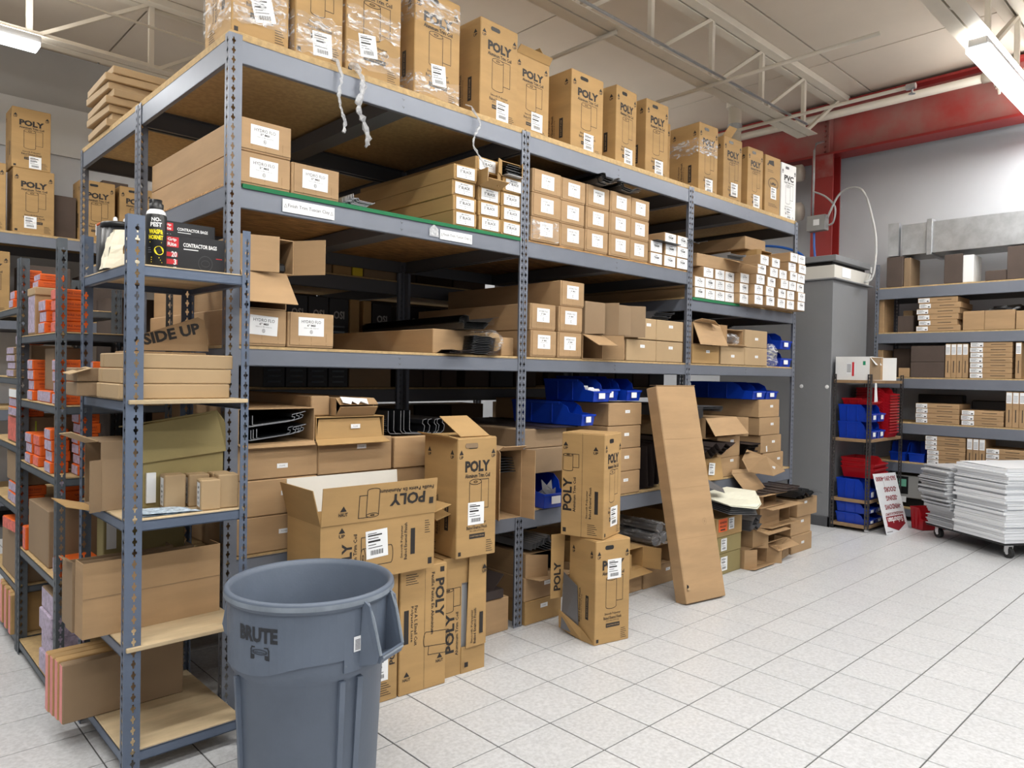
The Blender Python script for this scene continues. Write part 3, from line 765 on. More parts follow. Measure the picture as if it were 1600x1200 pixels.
# shelves on the right wall
XR = 5.60
t = thing('storage_rack', 'long grey shelving along the right hand wall', 'shelving', (0, 0, 0))
def post_r(x, y, sx, sy):
    o = link('post', post_mesh(2.80, .042, .042, .018, .018, RACK), t); o.location = (x, y, 0); o.scale = (sx, sy, 1)
for y, s in ((.975, -1), (-1.45, 1), (-1.47, -1), (-3.9, 1)): post_r(XR, y, 1, s); post_r(6.22, y, -1, s)
for zt, h in ((2.525, .115), (2.030, .105), (1.540, .105), (1.055, .11), (.625, .10), (.13, .08)):
    for a, b in ((-1.45, .975), (-3.9, -1.47)):
        o = obj('beam', MB().cbox(XR + .004, a + .02, zt - h, XR + .008, b - .02, zt, .001).box(XR + .004, a + .02, zt - h, XR + .03, b - .02, zt - h + .003), RACK, t)
        obj('beam', MB().cbox(6.212, a + .02, zt - h, 6.216, b - .02, zt, .001), RACK_SHADED, t)
        obj('end_beam', MB().cbox(XR + .03, b - .008, zt - h, 6.2, b - .004, zt, .001), RACK, t)
        obj('shelf_board', MB().cbox(XR + .010, a + .01, zt - .012, 6.21, b - .01, zt + .014, .002), BOARD, t)

# ================================================================ GOODS ON THE TALL RACK
# --- top shelf: tall printed coil cartons
ZT = 2.981
TOPS = [
    ('tall POLY coil carton wrapped in film at the near left rack corner', -1.640, 1.00, .265, .30, .60, 0, (.60, .13), -14, None),
    ('second POLY coil carton wrapped in film beside the corner one', -1.350, .985, .245, .30, .60, 0, (.58, .03), -4, None),
    ('third POLY coil carton on the top shelf, between two film tails', -1.072, 1.014, .322, .30, .60, 0, (.42, .17), -8, None),
    ('fourth POLY coil carton on the top shelf with film over its label', -.645, 1.04, .318, .30, .60, 2, (.55, .17), -6, None),
    ('fifth POLY coil carton on the top shelf, wide side showing, clear hand hole', -.180, 1.045, .305, .30, .595, 2, (.60, .06), 0, None),
    ('POLY coil carton with open hand hole, just right of the first rack joint', .661, 1.10, .328, .30, .565, 0, (.55, .10), 0, None),
    ('POLY coil carton second to the right of the first rack joint', 1.120, 1.09, .250, .30, .585, 3, (.62, .09), 0, None),
    ('POLY coil carton third to the right of the first rack joint', 1.503, 1.115, .268, .30, .60, -2, (.60, .09), 0, None),
    ('POLY coil carton with shiny film over its lettering, right rack bay', 2.240, 1.13, .255, .30, .612, -4, (.55, .09), 0, None),
    ('POLY coil carton with a torn top flap standing up, right rack bay', 2.628, 1.135, .268, .30, .595, -4, (.60, .17), 0, None),
    ('POLY coil carton third from the right end of the top shelf', 2.988, 1.11, .240, .30, .578, -4, (.60, .10), 0, None),
]
TOPO = []
for lab, x, y, w_, d_, h_, rz, sh, tl, _ in TOPS: TOPO.append(poly_box(lab, x, y, ZT, w_, d_, h_, rz, sh, tilt=tl))
t = poly_box('white PVC coil carton at the right end of the top shelf', 3.590, 1.12 - .02, ZT, .262, .30, .566, -4, (.55, .08), front=PVCF, m=CARDW)
# carton with the oval emblem
t = thing('coil_carton', 'brown carton with an oval emblem beside the white carton on top', 'carton', (3.30, 1.11, ZT), rad(-3), 'tall printed coil cartons on the top shelf')
link('body', body_mesh(.262, .30, .577, CARDP), t); put_label(t, 'ship', .10, .19, scale=.9)
p = PR(); p.ell(.14, .33, .085, .05, .006, n=24); p.ell(.14, .33, .072, .040, .002, n=24); p.txt('LaMar', .14, .33, .10, .026, .03); small_print(p, .06, .12, .16, 3); small_print(p, .04, .43, .10, 2, .014); p.poly([(.05, .50), (.15, .49), (.14, .54), (.06, .53)]); p.poly([(.03, .485), (.06, .485), (.045, .51)])
obj('printed_face', p, INK, t, (0, -.0009, 0))
# damaged open one in front of the first rack joint, and a wrapped one behind it
t = open_top('battered POLY coil carton with its top torn open at the first rack joint', .136, 1.08, ZT, .295, .30, .50, [('front', .05, 130, .02), ('back', .10, 75, .03), ('left', .07, 95, .05), ('right', .12, 60, .10)], 1, CARDP, 'tall printed coil cartons on the top shelf', name='coil_carton')
link('printed_face', PFRONT, t, (0, -.0009, 0), scale=(.98, 1, .86)); put_label(t, 'ship', .14, .06, scale=.95)
obj('coil', MB().tube([(.15, .15, .01), (.15, .15, .46)], .12, 20), TRIMW, t)
poly_box('film wrapped POLY coil carton half hidden behind the battered open one', .455, 1.412, ZT, .26, .28, .59, 2, (.25, .06))
poly_box('POLY coil carton half hidden at the second rack joint', 1.83, 1.30, ZT, .24, .28, .585, -2, (.50, .13))
# stretch film
def film(par, pts, wd=.0, m=FILM, name='stretch_film'):
    pass
def wrap(t, w_, d_, z0, z1, lab=None, seed=1):
    rnd = random.Random(seed); b = MB(); n = 10; rows = 5; path = [(0, d_), (0, 0), (w_, 0), (w_, d_)]
    P = []
    L = [d_, w_, d_]; tot = sum(L)
    for i in range(n * 3 + 1):
        s_ = tot * i / (n * 3)
        if s_ <= d_: q = (-.004, d_ - s_); nn = (-1, 0)
        elif s_ <= d_ + w_: q = (s_ - d_, -.004); nn = (0, -1)
        else: q = (w_ + .004, s_ - d_ - w_); nn = (1, 0)
        P.append((q, nn))
    vs = []
    for r in range(rows + 1):
        for (x, y), (nx, ny) in P:
            k = rnd.uniform(0, .005); vs.append((x + nx * k, y + ny * k, z0 + (z1 - z0) * r / rows + rnd.uniform(-.012, .012)))
    m_ = len(P); fs = [(r * m_ + i, r * m_ + i + 1, (r + 1) * m_ + i + 1, (r + 1) * m_ + i) for r in range(rows) for i in range(m_ - 1)]
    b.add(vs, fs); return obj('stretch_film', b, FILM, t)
wrap(TOPO[0], .265, .30, .06, .26, seed=3); wrap(TOPO[0], .265, .30, .28, .55, seed=4); wrap(TOPO[1], .245, .30, .016, .20, seed=5); wrap(TOPO[2], .322, .30, .05, .16, seed=6); wrap(TOPO[2], .322, .30, .22, .34, seed=16)
wrap(TOPO[3], .318, .30, .04, .14, seed=7); wrap(TOPO[3], .318, .30, .42, .56, seed=8); wrap(TOPO[8], .255, .30, .36, .48, seed=9)
# torn top flap of one carton
flap(TOPO[9], (.0, .02, .592), (.12, .02, .592), (.2, -.25, .5), .10, CARDP, .02)
def tail(label, x, z0, z1, wig, r, y=YF - .014):
    P = []; n = 26
    for i in range(n + 1):
        u = i / n; P.append((x + wig * sin(u * 9) * .4 + wig * u, y - .012 * sin(u * 3), z0 + (z1 - z0) * u))
    P = [(x - .004, y + .045, z0 + .02)] + P
    rnd = random.Random(int(abs(x) * 1000)); P = [(a + rnd.uniform(-.004, .004), b_ + rnd.uniform(-.003, .003), c) for a, b_, c in P]
    b = MB(); R = [r * rnd.uniform(.45, 1.25) for i in range(len(P))]
    return tag(obj('film_tail', b.tube(P, R, 5), FILMT), label, 'plastic film', 'twisted tails of stretch film')
tail('thin twisted tail of film hanging over the top beam, leftmost', -1.155, ZT + .01, 2.66, .03, .009)
tail('broad twisted tail of film hanging over the top beam, second from left', -1.05, ZT + .01, 2.62, .05, .017)
tail('single film tail hanging down to the black gutter cartons', -.33, ZT + .01, 2.60, .10, .007)
# rear of the top: flat boxes in a pile
for i in range(8):
    carton('flat brown carton, %s from the top of the pile on the rear top shelf' % ORD[7 - i], -1.66 + .02 * ((i * 5) % 3) - .02, 2.76 + .012 * ((i * 3) % 4), ZT + .0475 * i, .62, .46, .0465, 1.5 * ((i % 3) - 1), CARDL, 'pile of flat cartons on the rear top shelf', 'flat_carton')

# --- second shelf
Z2 = 2.328
for i, (x, z) in enumerate(((-1.6195, Z2), (-1.617, Z2 + .1465), (-1.370, Z2))):
    carton(['lower left carton labelled HYDRO FLO 5 inch Mill, second shelf left corner', 'upper carton labelled HYDRO FLO 5 inch Mill in the second shelf left corner', 'single carton labelled HYDRO FLO right of the two stacked ones, second shelf'][i],
           x, YF + .007, z, .242, 1.14, .1455, 0, CARD, 'gutter guard cartons at the left end of the second shelf', end=True, labels=[('hydro5', .052, .036, {'tilt': .5})])
G = 'black gutter guard cartons on the second shelf'
nm = lambda c, r: '5 inch BLACK labelled carton, %s column of the black group, %s row up' % (c, r)
for c, xs_ in enumerate(((-.423, -.421, -.425, -.424), (-.238, -.240, -.236), (-.070, -.064, -.062, -.060))):
    for r, x in enumerate(xs_):
        yy = YF + .002 + .006 * ((r * 7 + c * 3) % 3)
        carton(nm(['left', 'middle', 'right'][c], ORD[r]), x, yy + .005, Z2 + .0845 * r, .162, 1.14, .0835, .3 * ((r + c) % 3 - 1), CARDP, G, end=True, labels=[('black5', .018, .010, {'tilt': .8 * ((r * 5 + c) % 3 - 1)})])
carton('topmost closed BLACK labelled carton lying above the middle column', -.252, YF + .03, Z2 + .0845 * 4, .175, 1.15, .083, 2, CARDP, G, end=True, labels=[('black5', .026, .010)])
open_front('opened carton with drooping flaps in front of the black gutter cartons', -.238, YF + .012, Z2 + .0845 * 3, .158, 1.10, .083, [('left', .09, 100), ('bottom', .085, 70, .01), ('right', .07, 35)], 0, CARDP)
t = open_front('opened carton full of black strips at the first rack joint, second shelf', -.074, YF + .008, Z2 + .0845 * 4, .150, 1.12, .088, [('left', .06, 150), ('right', .05, 60)], 0, CARDP)
b = MB()
for i in range(6): b.box(.012 + .004 * (i % 2), -.02 - .008 * (i % 3),   .008 + .010 * i, .138, 1.0, .011 + .010 * i)
obj('strips', b, TRIMB, t); obj('bright_strip', MB().box(.012, -.045, .0045, .142, .9, .0065), TRIMW, t)
# loose strips lying on the shelf
def bundle(label, x, y, z, prof, n, step, L, m, rz=0, cat='metal strips', name='trim_bundle', group=None, th=.0012, rot=None, jit=.03):
    """n nested strips; prof is the cross section in (x, z)"""
    t = thing(name, label, cat, (x, y, z), rad(rz), group, rot)
    b = MB()
    k = len(prof)
    vs = [(px, yy, pz) for yy in (0, L) for px, pz in prof]
    b.add(vs, [(i, i + 1, k + i + 1, k + i) for i in range(k - 1)])
    nr = []
    for i in range(k):
        a = Vector(prof[max(i - 1, 0)]); c = Vector(prof[min(i + 1, k - 1)]); d = (c - a).normalized(); nr.append((-d.y * th, d.x * th))
    b.add([(px + nr[i][0], yy, pz + nr[i][1]) for yy in (0, L) for i, (px, pz) in enumerate(prof)], [(i, k + i, k + i + 1, i + 1) for i in range(k - 1)])
    b.m = 1
    b.add([(px, 0, pz) for px, pz in prof] + [(px + nr[i][0], 0, pz + nr[i][1]) for i, (px, pz) in enumerate(prof)], [(i, k + i, k + i + 1, i + 1) for i in range(k - 1)])
    me = b.mesh('strip', [m, mat('silver_edge_glint', (.32, .33, .35), .4, .5) if cat == 'gutter' else m]); rnd = random.Random(n + int(x * 100))  # gutter front edges get a pale colour for their reflections
    for i in range(n): link('strip', me, t, (step[0] * i, step[2] * rnd.uniform(-1, 1) if len(step) > 2 else rnd.uniform(-jit, jit) * .5, step[1] * i))
    return t
PJ = [(0, 0), (.012, .004), (.012, .016), (.10, .020), (.104, .010), (.115, .010)]
PL = [(0, .015), (0, 0), (.20, 0), (.20, .012), (.19, .012)]
bundle('loose silver trim strips lying on the green liner, second shelf', -1.095, YF + .02, Z2 + .002, [(0, .03), (.004, .008), (.03, .012), (.035, .002), (.12, 0), (.125, .006)], 6, (.010, .0055), 1.0, TRIMW, 0, jit=.02)
G = 'wall of square labelled cartons in the middle bay, second shelf'
colx = [.170, .432, .672, .908, .1385 + 1.0]
wd = [.246, .230, .226, .220, .218]
for c in range(5):
    for r in range(3):
        x = colx[c] + (.006 if r == 2 else .004 * ((r * 3 + c) % 2))
        t = carton('labelled carton, column %s from the left, %s row, middle bay second shelf' % (['one', 'two', 'three', 'four', 'five'][c], ['bottom', 'middle', 'top'][r]),
                   x, YF + .003 + .006 * ((c * 5 + r * 3) % 3), Z2 + .1452 * r, wd[c], 1.14, .1445, .08 * ((c + r) % 3 - 1), CARD, G, end=True, labels=[('square5', (wd[c] - .11) / 2 + .006, .036, {'tilt': .6 * ((c * 3 + r) % 3 - 1)})])
        if c == 0 and r == 0:
            t['label'] = 'carton under crinkled clear film, bottom left of the middle bay second shelf'
            wrap(t, wd[c], .3, .018, .128, seed=21)
bundle('bundle of black strips on the third column of cartons, middle bay', .70, YF - .055, Z2 + .437, [(0, .028), (.02, .030), (.03, .004), (.10, 0), (.15, .022), (.17, .02)], 8, (.006, .0055), 1.0, mat('charcoal_metal', (.07, .068, .066), .3, .5), -2, jit=.05)
bundle('longer bundle of black strips sticking out under the top beam, middle bay', .95, YF - .02, Z2 + .437, [(0, .030), (.02, .030), (.03, .006), (.12, 0), (.17, .02), (.21, .018)], 7, (.008, .0055), 1.0, mat('charcoal_metal', (.07, .068, .066)), -3, jit=.05)
G = 'small trim cartons at the second rack joint, second shelf'
SM = [(1.374, 0, 'bottom left', 'TRIM'), (1.543, 0, 'bottom middle', 'TRIM'), (1.704, 0, 'bottom right', 'TRIM'), (1.373, 1, 'upper left', 'TRIM'), (1.556, 1, 'second row middle', 'TRIM'), (1.706, 1, 'second row right', 'TRIM'), (1.562, 2, 'top left', 'TRIM'), (1.722, 2, 'top right', 'TRIM')]
for x, r, wds, tx in SM:
    carton('small white ended trim carton, %s at the second rack joint' % wds, x, YF + .004 + (.01 if r == 2 else 0), Z2 + .0845 * r, .147, 1.14, .083, 0, CARD, G, labels=[('trim' + tx, .0055, .0045)])
t = thing('trim_offcut', 'dark strip offcut sticking out on the small trim cartons', 'metal strip', (1.40, .95, Z2 + .166)); obj('strip', MB().cbox(0, -.03, 0, .30, .05, .004, .001), TRIMB, t)
t = thing('hook_bracket', 'small black bracket hooked on the second rack joint', 'bracket', (1.82, YF - .012, 2.545)); obj('arm', MB().box(0, -.002, 0, .16, .004, .008).box(.11, -.10, 0, .118, .004, .006), BLK, t)

# --- second shelf, right bay: many small cartons, the far ones stick out
Z2R = 2.1335
G = 'pile of small white ended trim cartons in the right bay'
RW = [  # row, [(x, proud)]
    [(1.955, 0), (2.1015, 0), (2.248, 0), (2.3945, 0), (2.5405, 2), (2.690, 1), (2.862, 1), (3.075, 1), (3.262, 1), (3.436, 1)],
    [(1.950, 0), (2.097, 0), (2.244, 0), (2.391, 0), (2.5385, 2), (2.688, 1), (2.850, 1), (3.085, 1), (3.262, 1), (3.442, 1)],
    [(2.070, 0), (2.240, 0), (2.390, 0), (2.545, 2), (2.700, 1), (2.905, 1), (3.110, 1), (3.278, 1), (3.446, 1)],
    [(2.705, 1), (2.930, 1), (3.110, 1), (3.280, 1), (3.444, 1)],
    [(2.745, 1), (2.960, 1), (3.280, 1), (3.446, 1)],
    [(3.280, 1), (3.446, 1)]]
KW = ['TRIM', 'F-CH', 'J-CH']
for r, row in enumerate(RW):
    for c, (x, pr_) in enumerate(row):
        y = YF + .003 if not pr_ else YF - .045 if pr_ == 2 else .845 + .008 * ((r * 3 + c) % 3)
        # a stepped joint keeps neighbours apart
        carton('small trim carton in the right bay pile, row %s from below, %s from its left' % (['one', 'two', 'three', 'four', 'five', 'six'][r], ORD[c]), x, y, Z2R + .0842 * r, .1455, 1.14, .0828, .1 * ((r * 2 + c) % 3 - 1), CARD, G, labels=[('trim' + KW[(c * 2 + r) % 3], .005, .004, {'tilt': .8 * ((r * 5 + c * 2) % 3 - 1)})])
# crushed long cartons above
t = carton('long crushed brown carton lying above the left part of the small pile', 2.02, YF + .03, Z2R + .2545, .60, 1.1, .10, -3, CARD, None)
flap(t, (.36, -.004, .10), (.60, -.004, .09), (.05, -.35, -.12), .20, CARD, .06)
carton('big brown carton on top of the small pile under the top shelf', 2.88, 1.06, Z2R + .506, .36, 1.0, .11, 0, CARD, None)
t = open_front('crumpled carton with torn end beside the small pile, right bay', 2.955, .99, Z2R + .4225, .25, 1.0, .080, [('bottom', .06, 60, .03), ('left', .04, 60)], -2, CARDP)
bundle('white and grey strips in torn plastic on the small trim cartons', 2.45, .98, Z2R + .362, PL, 5, (.004, .009), .9, TRIMW, -8, jit=.05)

# --- third shelf, near left bay
Z3 = 1.6265
G = 'six inch gutter guard cartons on the third shelf'
carton('carton labelled HYDRO FLO 6 inch Mill behind the small unit post, third shelf', -1.6195, YF + .007, Z3, .232, 1.14, .164, 0, CARD, G, end=True, labels=[('hydro6', .058, .052, {'tilt': 3})])
carton('carton labelled HYDRO FLO 6 inch Mill, right one on the near third shelf', -1.380, YF + .007, Z3, .234, 1.14, .162, 0, CARD, G, end=True, labels=[('hydro6', .052, .055)])
open_front('opened carton with its lid flap hanging forward, third shelf left corner', -1.600, YF + .007, Z3 + .165, .213, 1.14, .164, [('top', .17, 34, -.05)], 0, CARD)
t = open_front('topmost opened carton with its end flap swung wide, third shelf left corner', -1.600, YF + .015, Z3 + .330, .250, 1.15, .158, [('left', .165, 18, 0), ('right', .16, 122, .0)], 0, CARD)
obj('black_liner', MB().cbox(.02, .01, .006, .22, .5, .05, .01), BLK, t)
# middle of near bay: long carton, gutter bundle, strips, roll of film
carton('long low brown carton under the black gutter bundle, third shelf', -.500, 1.03, Z3, .30, 1.1, .135, 0, CARD, None)
bundle('long black gutter lengths lying on the low carton, third shelf', -.400, .93, Z3 + .138, [(0, .035), (.03, .032), (.035, .0), (.17, .004), (.20, .03), (.24, .034)], 6, (.006, .008), 1.2, mat('charcoal_metal', (.07, .068, .066), .3, .5), -5, jit=.05)
bundle('stack of grey ribbed strips at the shelf edge, near third shelf', -.30, .945, Z3 + .001, [(0, .006), (.02, .010), (.04, .006), (.12, .006), (.14, .0), (.21, .004)], 11, (.0015, .0095), 1.0, TRIMG, -2, jit=.02)
bundle('few thin strips sticking out over the third beam', -.470, .925, Z3 + .001, [(0, .004), (.06, 0), (.14, .006)], 4, (.008, .005), .9, TRIMBR, 0, jit=.02)
t = thing('film_roll', 'crinkled clear plastic bundle around a brown core, third shelf', 'plastic bundle', (-.085, .99, Z3 + .078))
obj('core', MB().tube([(0, .0, 0), (0, .8, 0)], .055, 14), CARDP, t); 
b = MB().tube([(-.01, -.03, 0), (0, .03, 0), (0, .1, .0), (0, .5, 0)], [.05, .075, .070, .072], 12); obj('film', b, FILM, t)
carton('flat carton half hidden behind the clear plastic bundle, third shelf', .00, 1.02, Z3, .10, 1.0, .11, 0, CARD)

# --- third shelf, middle bay
G = 'six inch cartons in the middle bay, third shelf'
for lab, x, r in (('bottom left six inch carton, middle bay third shelf', .190, 0), ('bottom row second six inch carton, middle bay third shelf', .428, 0), ('middle row left six inch carton, middle bay third shelf', .184, 1), ('middle row right six inch carton, middle bay third shelf', .437, 1), ('single six inch carton on top of the middle bay pile, third shelf', .455, 2)):
    carton(lab, x, YF + .007 + .004 * r, Z3 + .1635 * r, .220, 1.14, .1625, 0, CARD, G, end=True, labels=[('square6', .055, .052, {'tilt': .5})])
t = open_front('opened carton with a drooping end flap beside the six inch cartons', .664, YF + .006, Z3, .205, 1.14, .160, [('right', .14, 120, 0), ('top', .15, 62, .02)], 0, CARD, labels=[])
carton('square labelled carton behind the drooping flap, middle bay third shelf', .876, YF + .006, Z3, .225, 1.14, .145, 0, CARD, end=True, labels=[('square6', .06, .035)])
open_front('upper opened carton with dark end flap, left of the two, middle bay', .682, YF + .006, Z3 + .1625, .195, 1.15, .215, [('left', .17, 10), ('right', .10, 115, .0)], 0, CARDD)
open_front('upper opened carton with wide flap, right of the two, middle bay', .890, YF + .006, Z3 + .1625, .215, 1.15, .215, [('left', .20, 20), ('right', .15, 150, .0)], 0, CARDD)
G = 'pale bracket cartons with tiny stickers'
for lab, x, z, w_, d_ in (('pale carton with tiny sticker, bottom left of four, middle bay third shelf', 1.125, 0, .347, 1.2), ('pale carton with tiny sticker, bottom right of four, middle bay third shelf', 1.476, 0, .338, 1.2),
                          ('pale carton with tiny sticker, upper left of four, middle bay third shelf', 1.255, 1, .214, 1.2), ('pale carton with tiny sticker, upper right of four, middle bay third shelf', 1.473, 1, .341, 1.2)):
    carton(lab, x, YF + .007, Z3 + .156 * z, w_, d_, .150, 0, CARDL, G, labels=[('tiny', w_ * .45, .095)])
bundle('grey strips lying on the pale cartons, middle bay third shelf', 1.46, 1.02, Z3 + .310, PL, 6, (.02, .011), .9, TRIMG, -3, jit=.03)

# --- third shelf, right bay
carton('pale carton with sticker under the torn open one, right bay third shelf', 1.945, YF + .004, Z3, .385, 1.14, .146, 0, CARDP, G, labels=[('tiny', .19, .085)])
t = open_front('torn open carton with its lid hanging down, right bay third shelf', 1.945, YF + .006, Z3 + .148, .385, 1.15, .17, [('top', .19, 24, -.02), ('right', .06, 110)], 0, CARD)
obj('crumpled_lid', MB().plate([(.0, .0, .172), (.26, .0, .172), (.30, -.05, .150), (.18, -.08, .185), (.04, -.05, .195)], (0, 0, 1), .003), CARD, t)
carton('pale carton bottom middle of the right bay third shelf', 2.355, YF + .004, Z3, .378, 1.14, .150, 0, CARDL, G, labels=[('tiny', .16, .060)])
carton('pale carton bottom right of the right bay third shelf', 2.740, YF + .004, Z3, .385, 1.14, .150, 0, CARDL, G, labels=[('tiny', .17, .065)])
carton('pale carton upper right of the right bay third shelf', 2.735, YF + .004, Z3 + .152, .385, 1.14, .150, 0, CARDL, G, labels=[('tiny', .17, .065)])
t = open_front('open carton with grey plastic bag inside, right bay third shelf', 2.355, YF + .02, Z3 + .152, .372, 1.15, .140, [('bottom', .05, 75)], 0, CARD)
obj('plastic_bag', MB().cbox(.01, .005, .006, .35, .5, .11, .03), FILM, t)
bundle('dark strips lying across the right bay third shelf', 2.45, 1.05, Z3 + .305, PL, 3, (.03, .012), .9, TRIMB, 0)
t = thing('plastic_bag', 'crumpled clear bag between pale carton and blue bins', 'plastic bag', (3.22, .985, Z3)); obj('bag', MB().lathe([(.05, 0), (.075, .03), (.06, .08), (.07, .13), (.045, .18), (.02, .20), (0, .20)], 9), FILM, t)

# --- stackable bins
def bin_meshes(w_, d_, h_, m, q=.012):
    k = ('bin', w_, d_, h_, m.name, q)
    if k in BOX: return BOX[k]
    b = MB(); fh = h_ * .48; T = .0028
    # side wall outline in (y, z); front is y=0
    out = [(q, 0), (d_ - q, 0), (d_, h_), (d_ * .30, h_), (d_ * .20, h_ * .80), (d_ * .17, fh + .01), (0, fh)]
    for x, s in ((0, 1), (w_, -1)):
        b.plate([(x + s * (q * (1 - z / h_)), y, z) for y, z in out], (s, 0, 0), T)
    b.plate([(q, q, 0), (w_ - q, q, 0), (w_ - q, d_ - q, 0), (q, d_ - q, 0)], (0, 0, 1), T)
    b.plate([(q, d_ - T - q, 0), (w_ - q, d_ - T - q, 0), (w_, d_ - T, h_), (0, d_ - T, h_)], (0, 1, 0), T)
    e_ = q * (1 - fh / h_); b.plate([(q, q, 0), (w_ - q, q, 0), (w_ - e_, 0, fh), (e_, 0, fh)], (0, 1, 0), T)
    rim = MB()
    for x in (-.003, w_ - .001): rim.cbox(x, d_ * .30, h_ - .014, x + .004, d_, h_ + .002, .001)
    rim.cbox(0, d_ - .002, h_ - .014, w_, d_ + .004, h_ + .002, .001); rim.cbox(0, -.004, fh - .012, w_, .002, fh + .001, .001)
    for yy in (.40, .70) if q < .015 else (): rim.cbox(-.002, d_ * yy, .01, .006, d_ * yy + .008, h_ - .014, .001)
    card = MB().box(w_ * .28, -.0065, fh * .30, w_ * .62, -.0045, fh * .82)
    BOX[k] = (b.mesh('body', m), rim.mesh('rim', m), card.mesh('label', PAPER)); return BOX[k]
def storage_bin(label, x, y, z, w_, d_, h_, rz=0, m=None, group='blue stacking bins', card=True, rot=None, q=.012):
    m = m or BIN_BLUE
    t = thing('storage_bin', label, 'storage bin', (x, y, z), rad(rz), group, rot)
    a, r, c = bin_meshes(w_, d_, h_, m, q)
    link('body', a, t); link('rim', r, t)
    if card: link('label', c, t)
    return t
storage_bin('upper blue bin at the right end of the third shelf', 3.375, .965, Z3 + .160, .225, .55, .155, 0)
storage_bin('lower blue bin at the right end of the third shelf', 3.375, .965, Z3, .225, .55, .155, 0)

# --- lowest shelf, near left bay (shelf top at .70)
Z4 = .6995
G = 'wide bracket cartons on the lowest shelf, near bay'
carton('wide carton with sticker at the bottom of the near lowest shelf', -1.614, YF + .008, Z4, .40, 1.14, .162, 0, CARD, G, labels=[('tiny', .205, .075)])
carton('wide carton with sticker in the second layer, near lowest shelf', -1.616, YF + .007, Z4 + .165, .395, 1.14, .162, 0, CARD, G, labels=[('tiny', .215, .085)])
carton('wide carton with sticker under the box of black gutters', -1.612, YF + .007, Z4 + .330, .393, 1.14, .158, 0, CARD, G, labels=[('tiny', .19, .045)])
carton('carton with tiny sticker behind the sideways POLY carton', -1.218, YF + .004, Z4 + .325, .414, 1.14, .168, 0, CARD, G, labels=[('tiny', .21, .115)])
carton('lower carton with wide front hidden behind sideways POLY carton', -1.210, YF + .010, Z4, .40, 1.1, .160, 0, CARD, G); carton('middle carton hidden behind sideways POLY carton, near lowest shelf', -1.212, YF + .010, Z4 + .162, .40, 1.1, .160, 0, CARD, G)
carton('staple marked carton right of the sticker ones, near lowest shelf', -.789, YF + .002, Z4 + .325, .215, 1.1, .160, 0, CARD, G)
carton('carton under the staple marked one, near lowest shelf', -.789, YF + .010, Z4, .22, 1.1, .160, 0, CARD, G); carton('second carton under the staple marked one, near lowest shelf', -.789, YF + .010, Z4 + .162, .22, 1.1, .160, 0, CARD, G)
PG = [(0, .10), (.0, .02), (.01, .008), (.14, .0), (.155, .012), (.158, .035), (.148, .045), (.15, .058), (.165, .062)]
t = open_front('open carton full of curled black gutter lengths, near lowest shelf', -1.604, YF + .006, Z4 + .490, .366, 1.14, .158, [('bottom', .03, 120, .02)], 0, CARD)
t = bundle('upper set of black gutter lengths inside the open carton, nested', -1.588, YF - .008, Z4 + .560, [(a * 1.55, b * .5 + .03 * a / .16) for a, b in PG], 3, (.022, .004), 1.0, TRIMB, 0, 'gutter', 'gutter_bundle', None, .0032, jit=.02)
t = bundle('lower set of black gutter lengths inside the open carton, nested', -1.588, YF - .008, Z4 + .500, [(a * 1.45, b * .5 + .03 * a / .16) for a, b in PG], 5, (.016, .002), 1.0, TRIMB, 0, 'gutter', 'gutter_bundle', None, .0032, jit=.02)
t = open_front('torn golden carton with hanging lip above the sticker carton', -1.232, YF + .004, Z4 + .496, .378, 1.1, .105, [('bottom', .05, 118, -.03)], 0, CARDP)
obj('inner_flap', MB().plate([(.006, .004, .004), (.372, .004, .004), (.36, .012, .095), (.02, .012, .095)], (0, 1, 0), .003), CARDP, t); put_label(t, 'tiny', .19, .045, y=.004)
carton('tilted long carton lying across the torn golden one', -1.228, YF + .06, Z4 + .604, .098, 1.05, .095, 0, CARD)
t = open_front('open carton with torn white paper on its lid, near lowest shelf', -1.120, YF + .02, Z4 + .604, .215, 1.0, .085, [('bottom', .06, 40, .01), ('top', .05, 55, .0)], 0, CARD)
obj('torn_label', MB().plate([(.01, -.052, .066), (.05, -.058, .058), (.06, -.05, .072), (.09, -.058, .056), (.11, -.046, .072), (.15, -.055, .055), (.16, -.02, .082), (.02, -.005, .092)], (0, -1, .6), .0012), PAPER, t)
bundle('black gutter lengths with bright edges, right of the open cartons', -.80, YF + .05, Z4 + .489, [(a * 1.5, b * 1.3) for a, b in PG], 5, (.035, .0), 1.0, TRIMB, 0, 'gutter', 'gutter_bundle', None, .003, jit=.03)
bundle('grey ribbed strip ends beside the torn golden carton', -.852, YF + .06, Z4 + .500, [(0, .0), (.02, .006), (.05, 0)], 8, (.001, .010), .9, TRIMG, 0, jit=.02)

# opened carton pushed out of the lowest shelf by the first joint
t = open_front('open upright carton with side flaps sticking out at the first rack joint', -.210, .800, Z4 + .012, .165, .9, .385, [('right', .10, 100, .0), ('left', .07, 120, .02), ('top', .05, 120, .02)], -6, CARD)
b = MB()
for i in range(6): b.box(.02, .01 + .006 * i, .26 + .014 * i, .13, .7, .264 + .014 * i)
obj('strips', b, TRIMB, t)

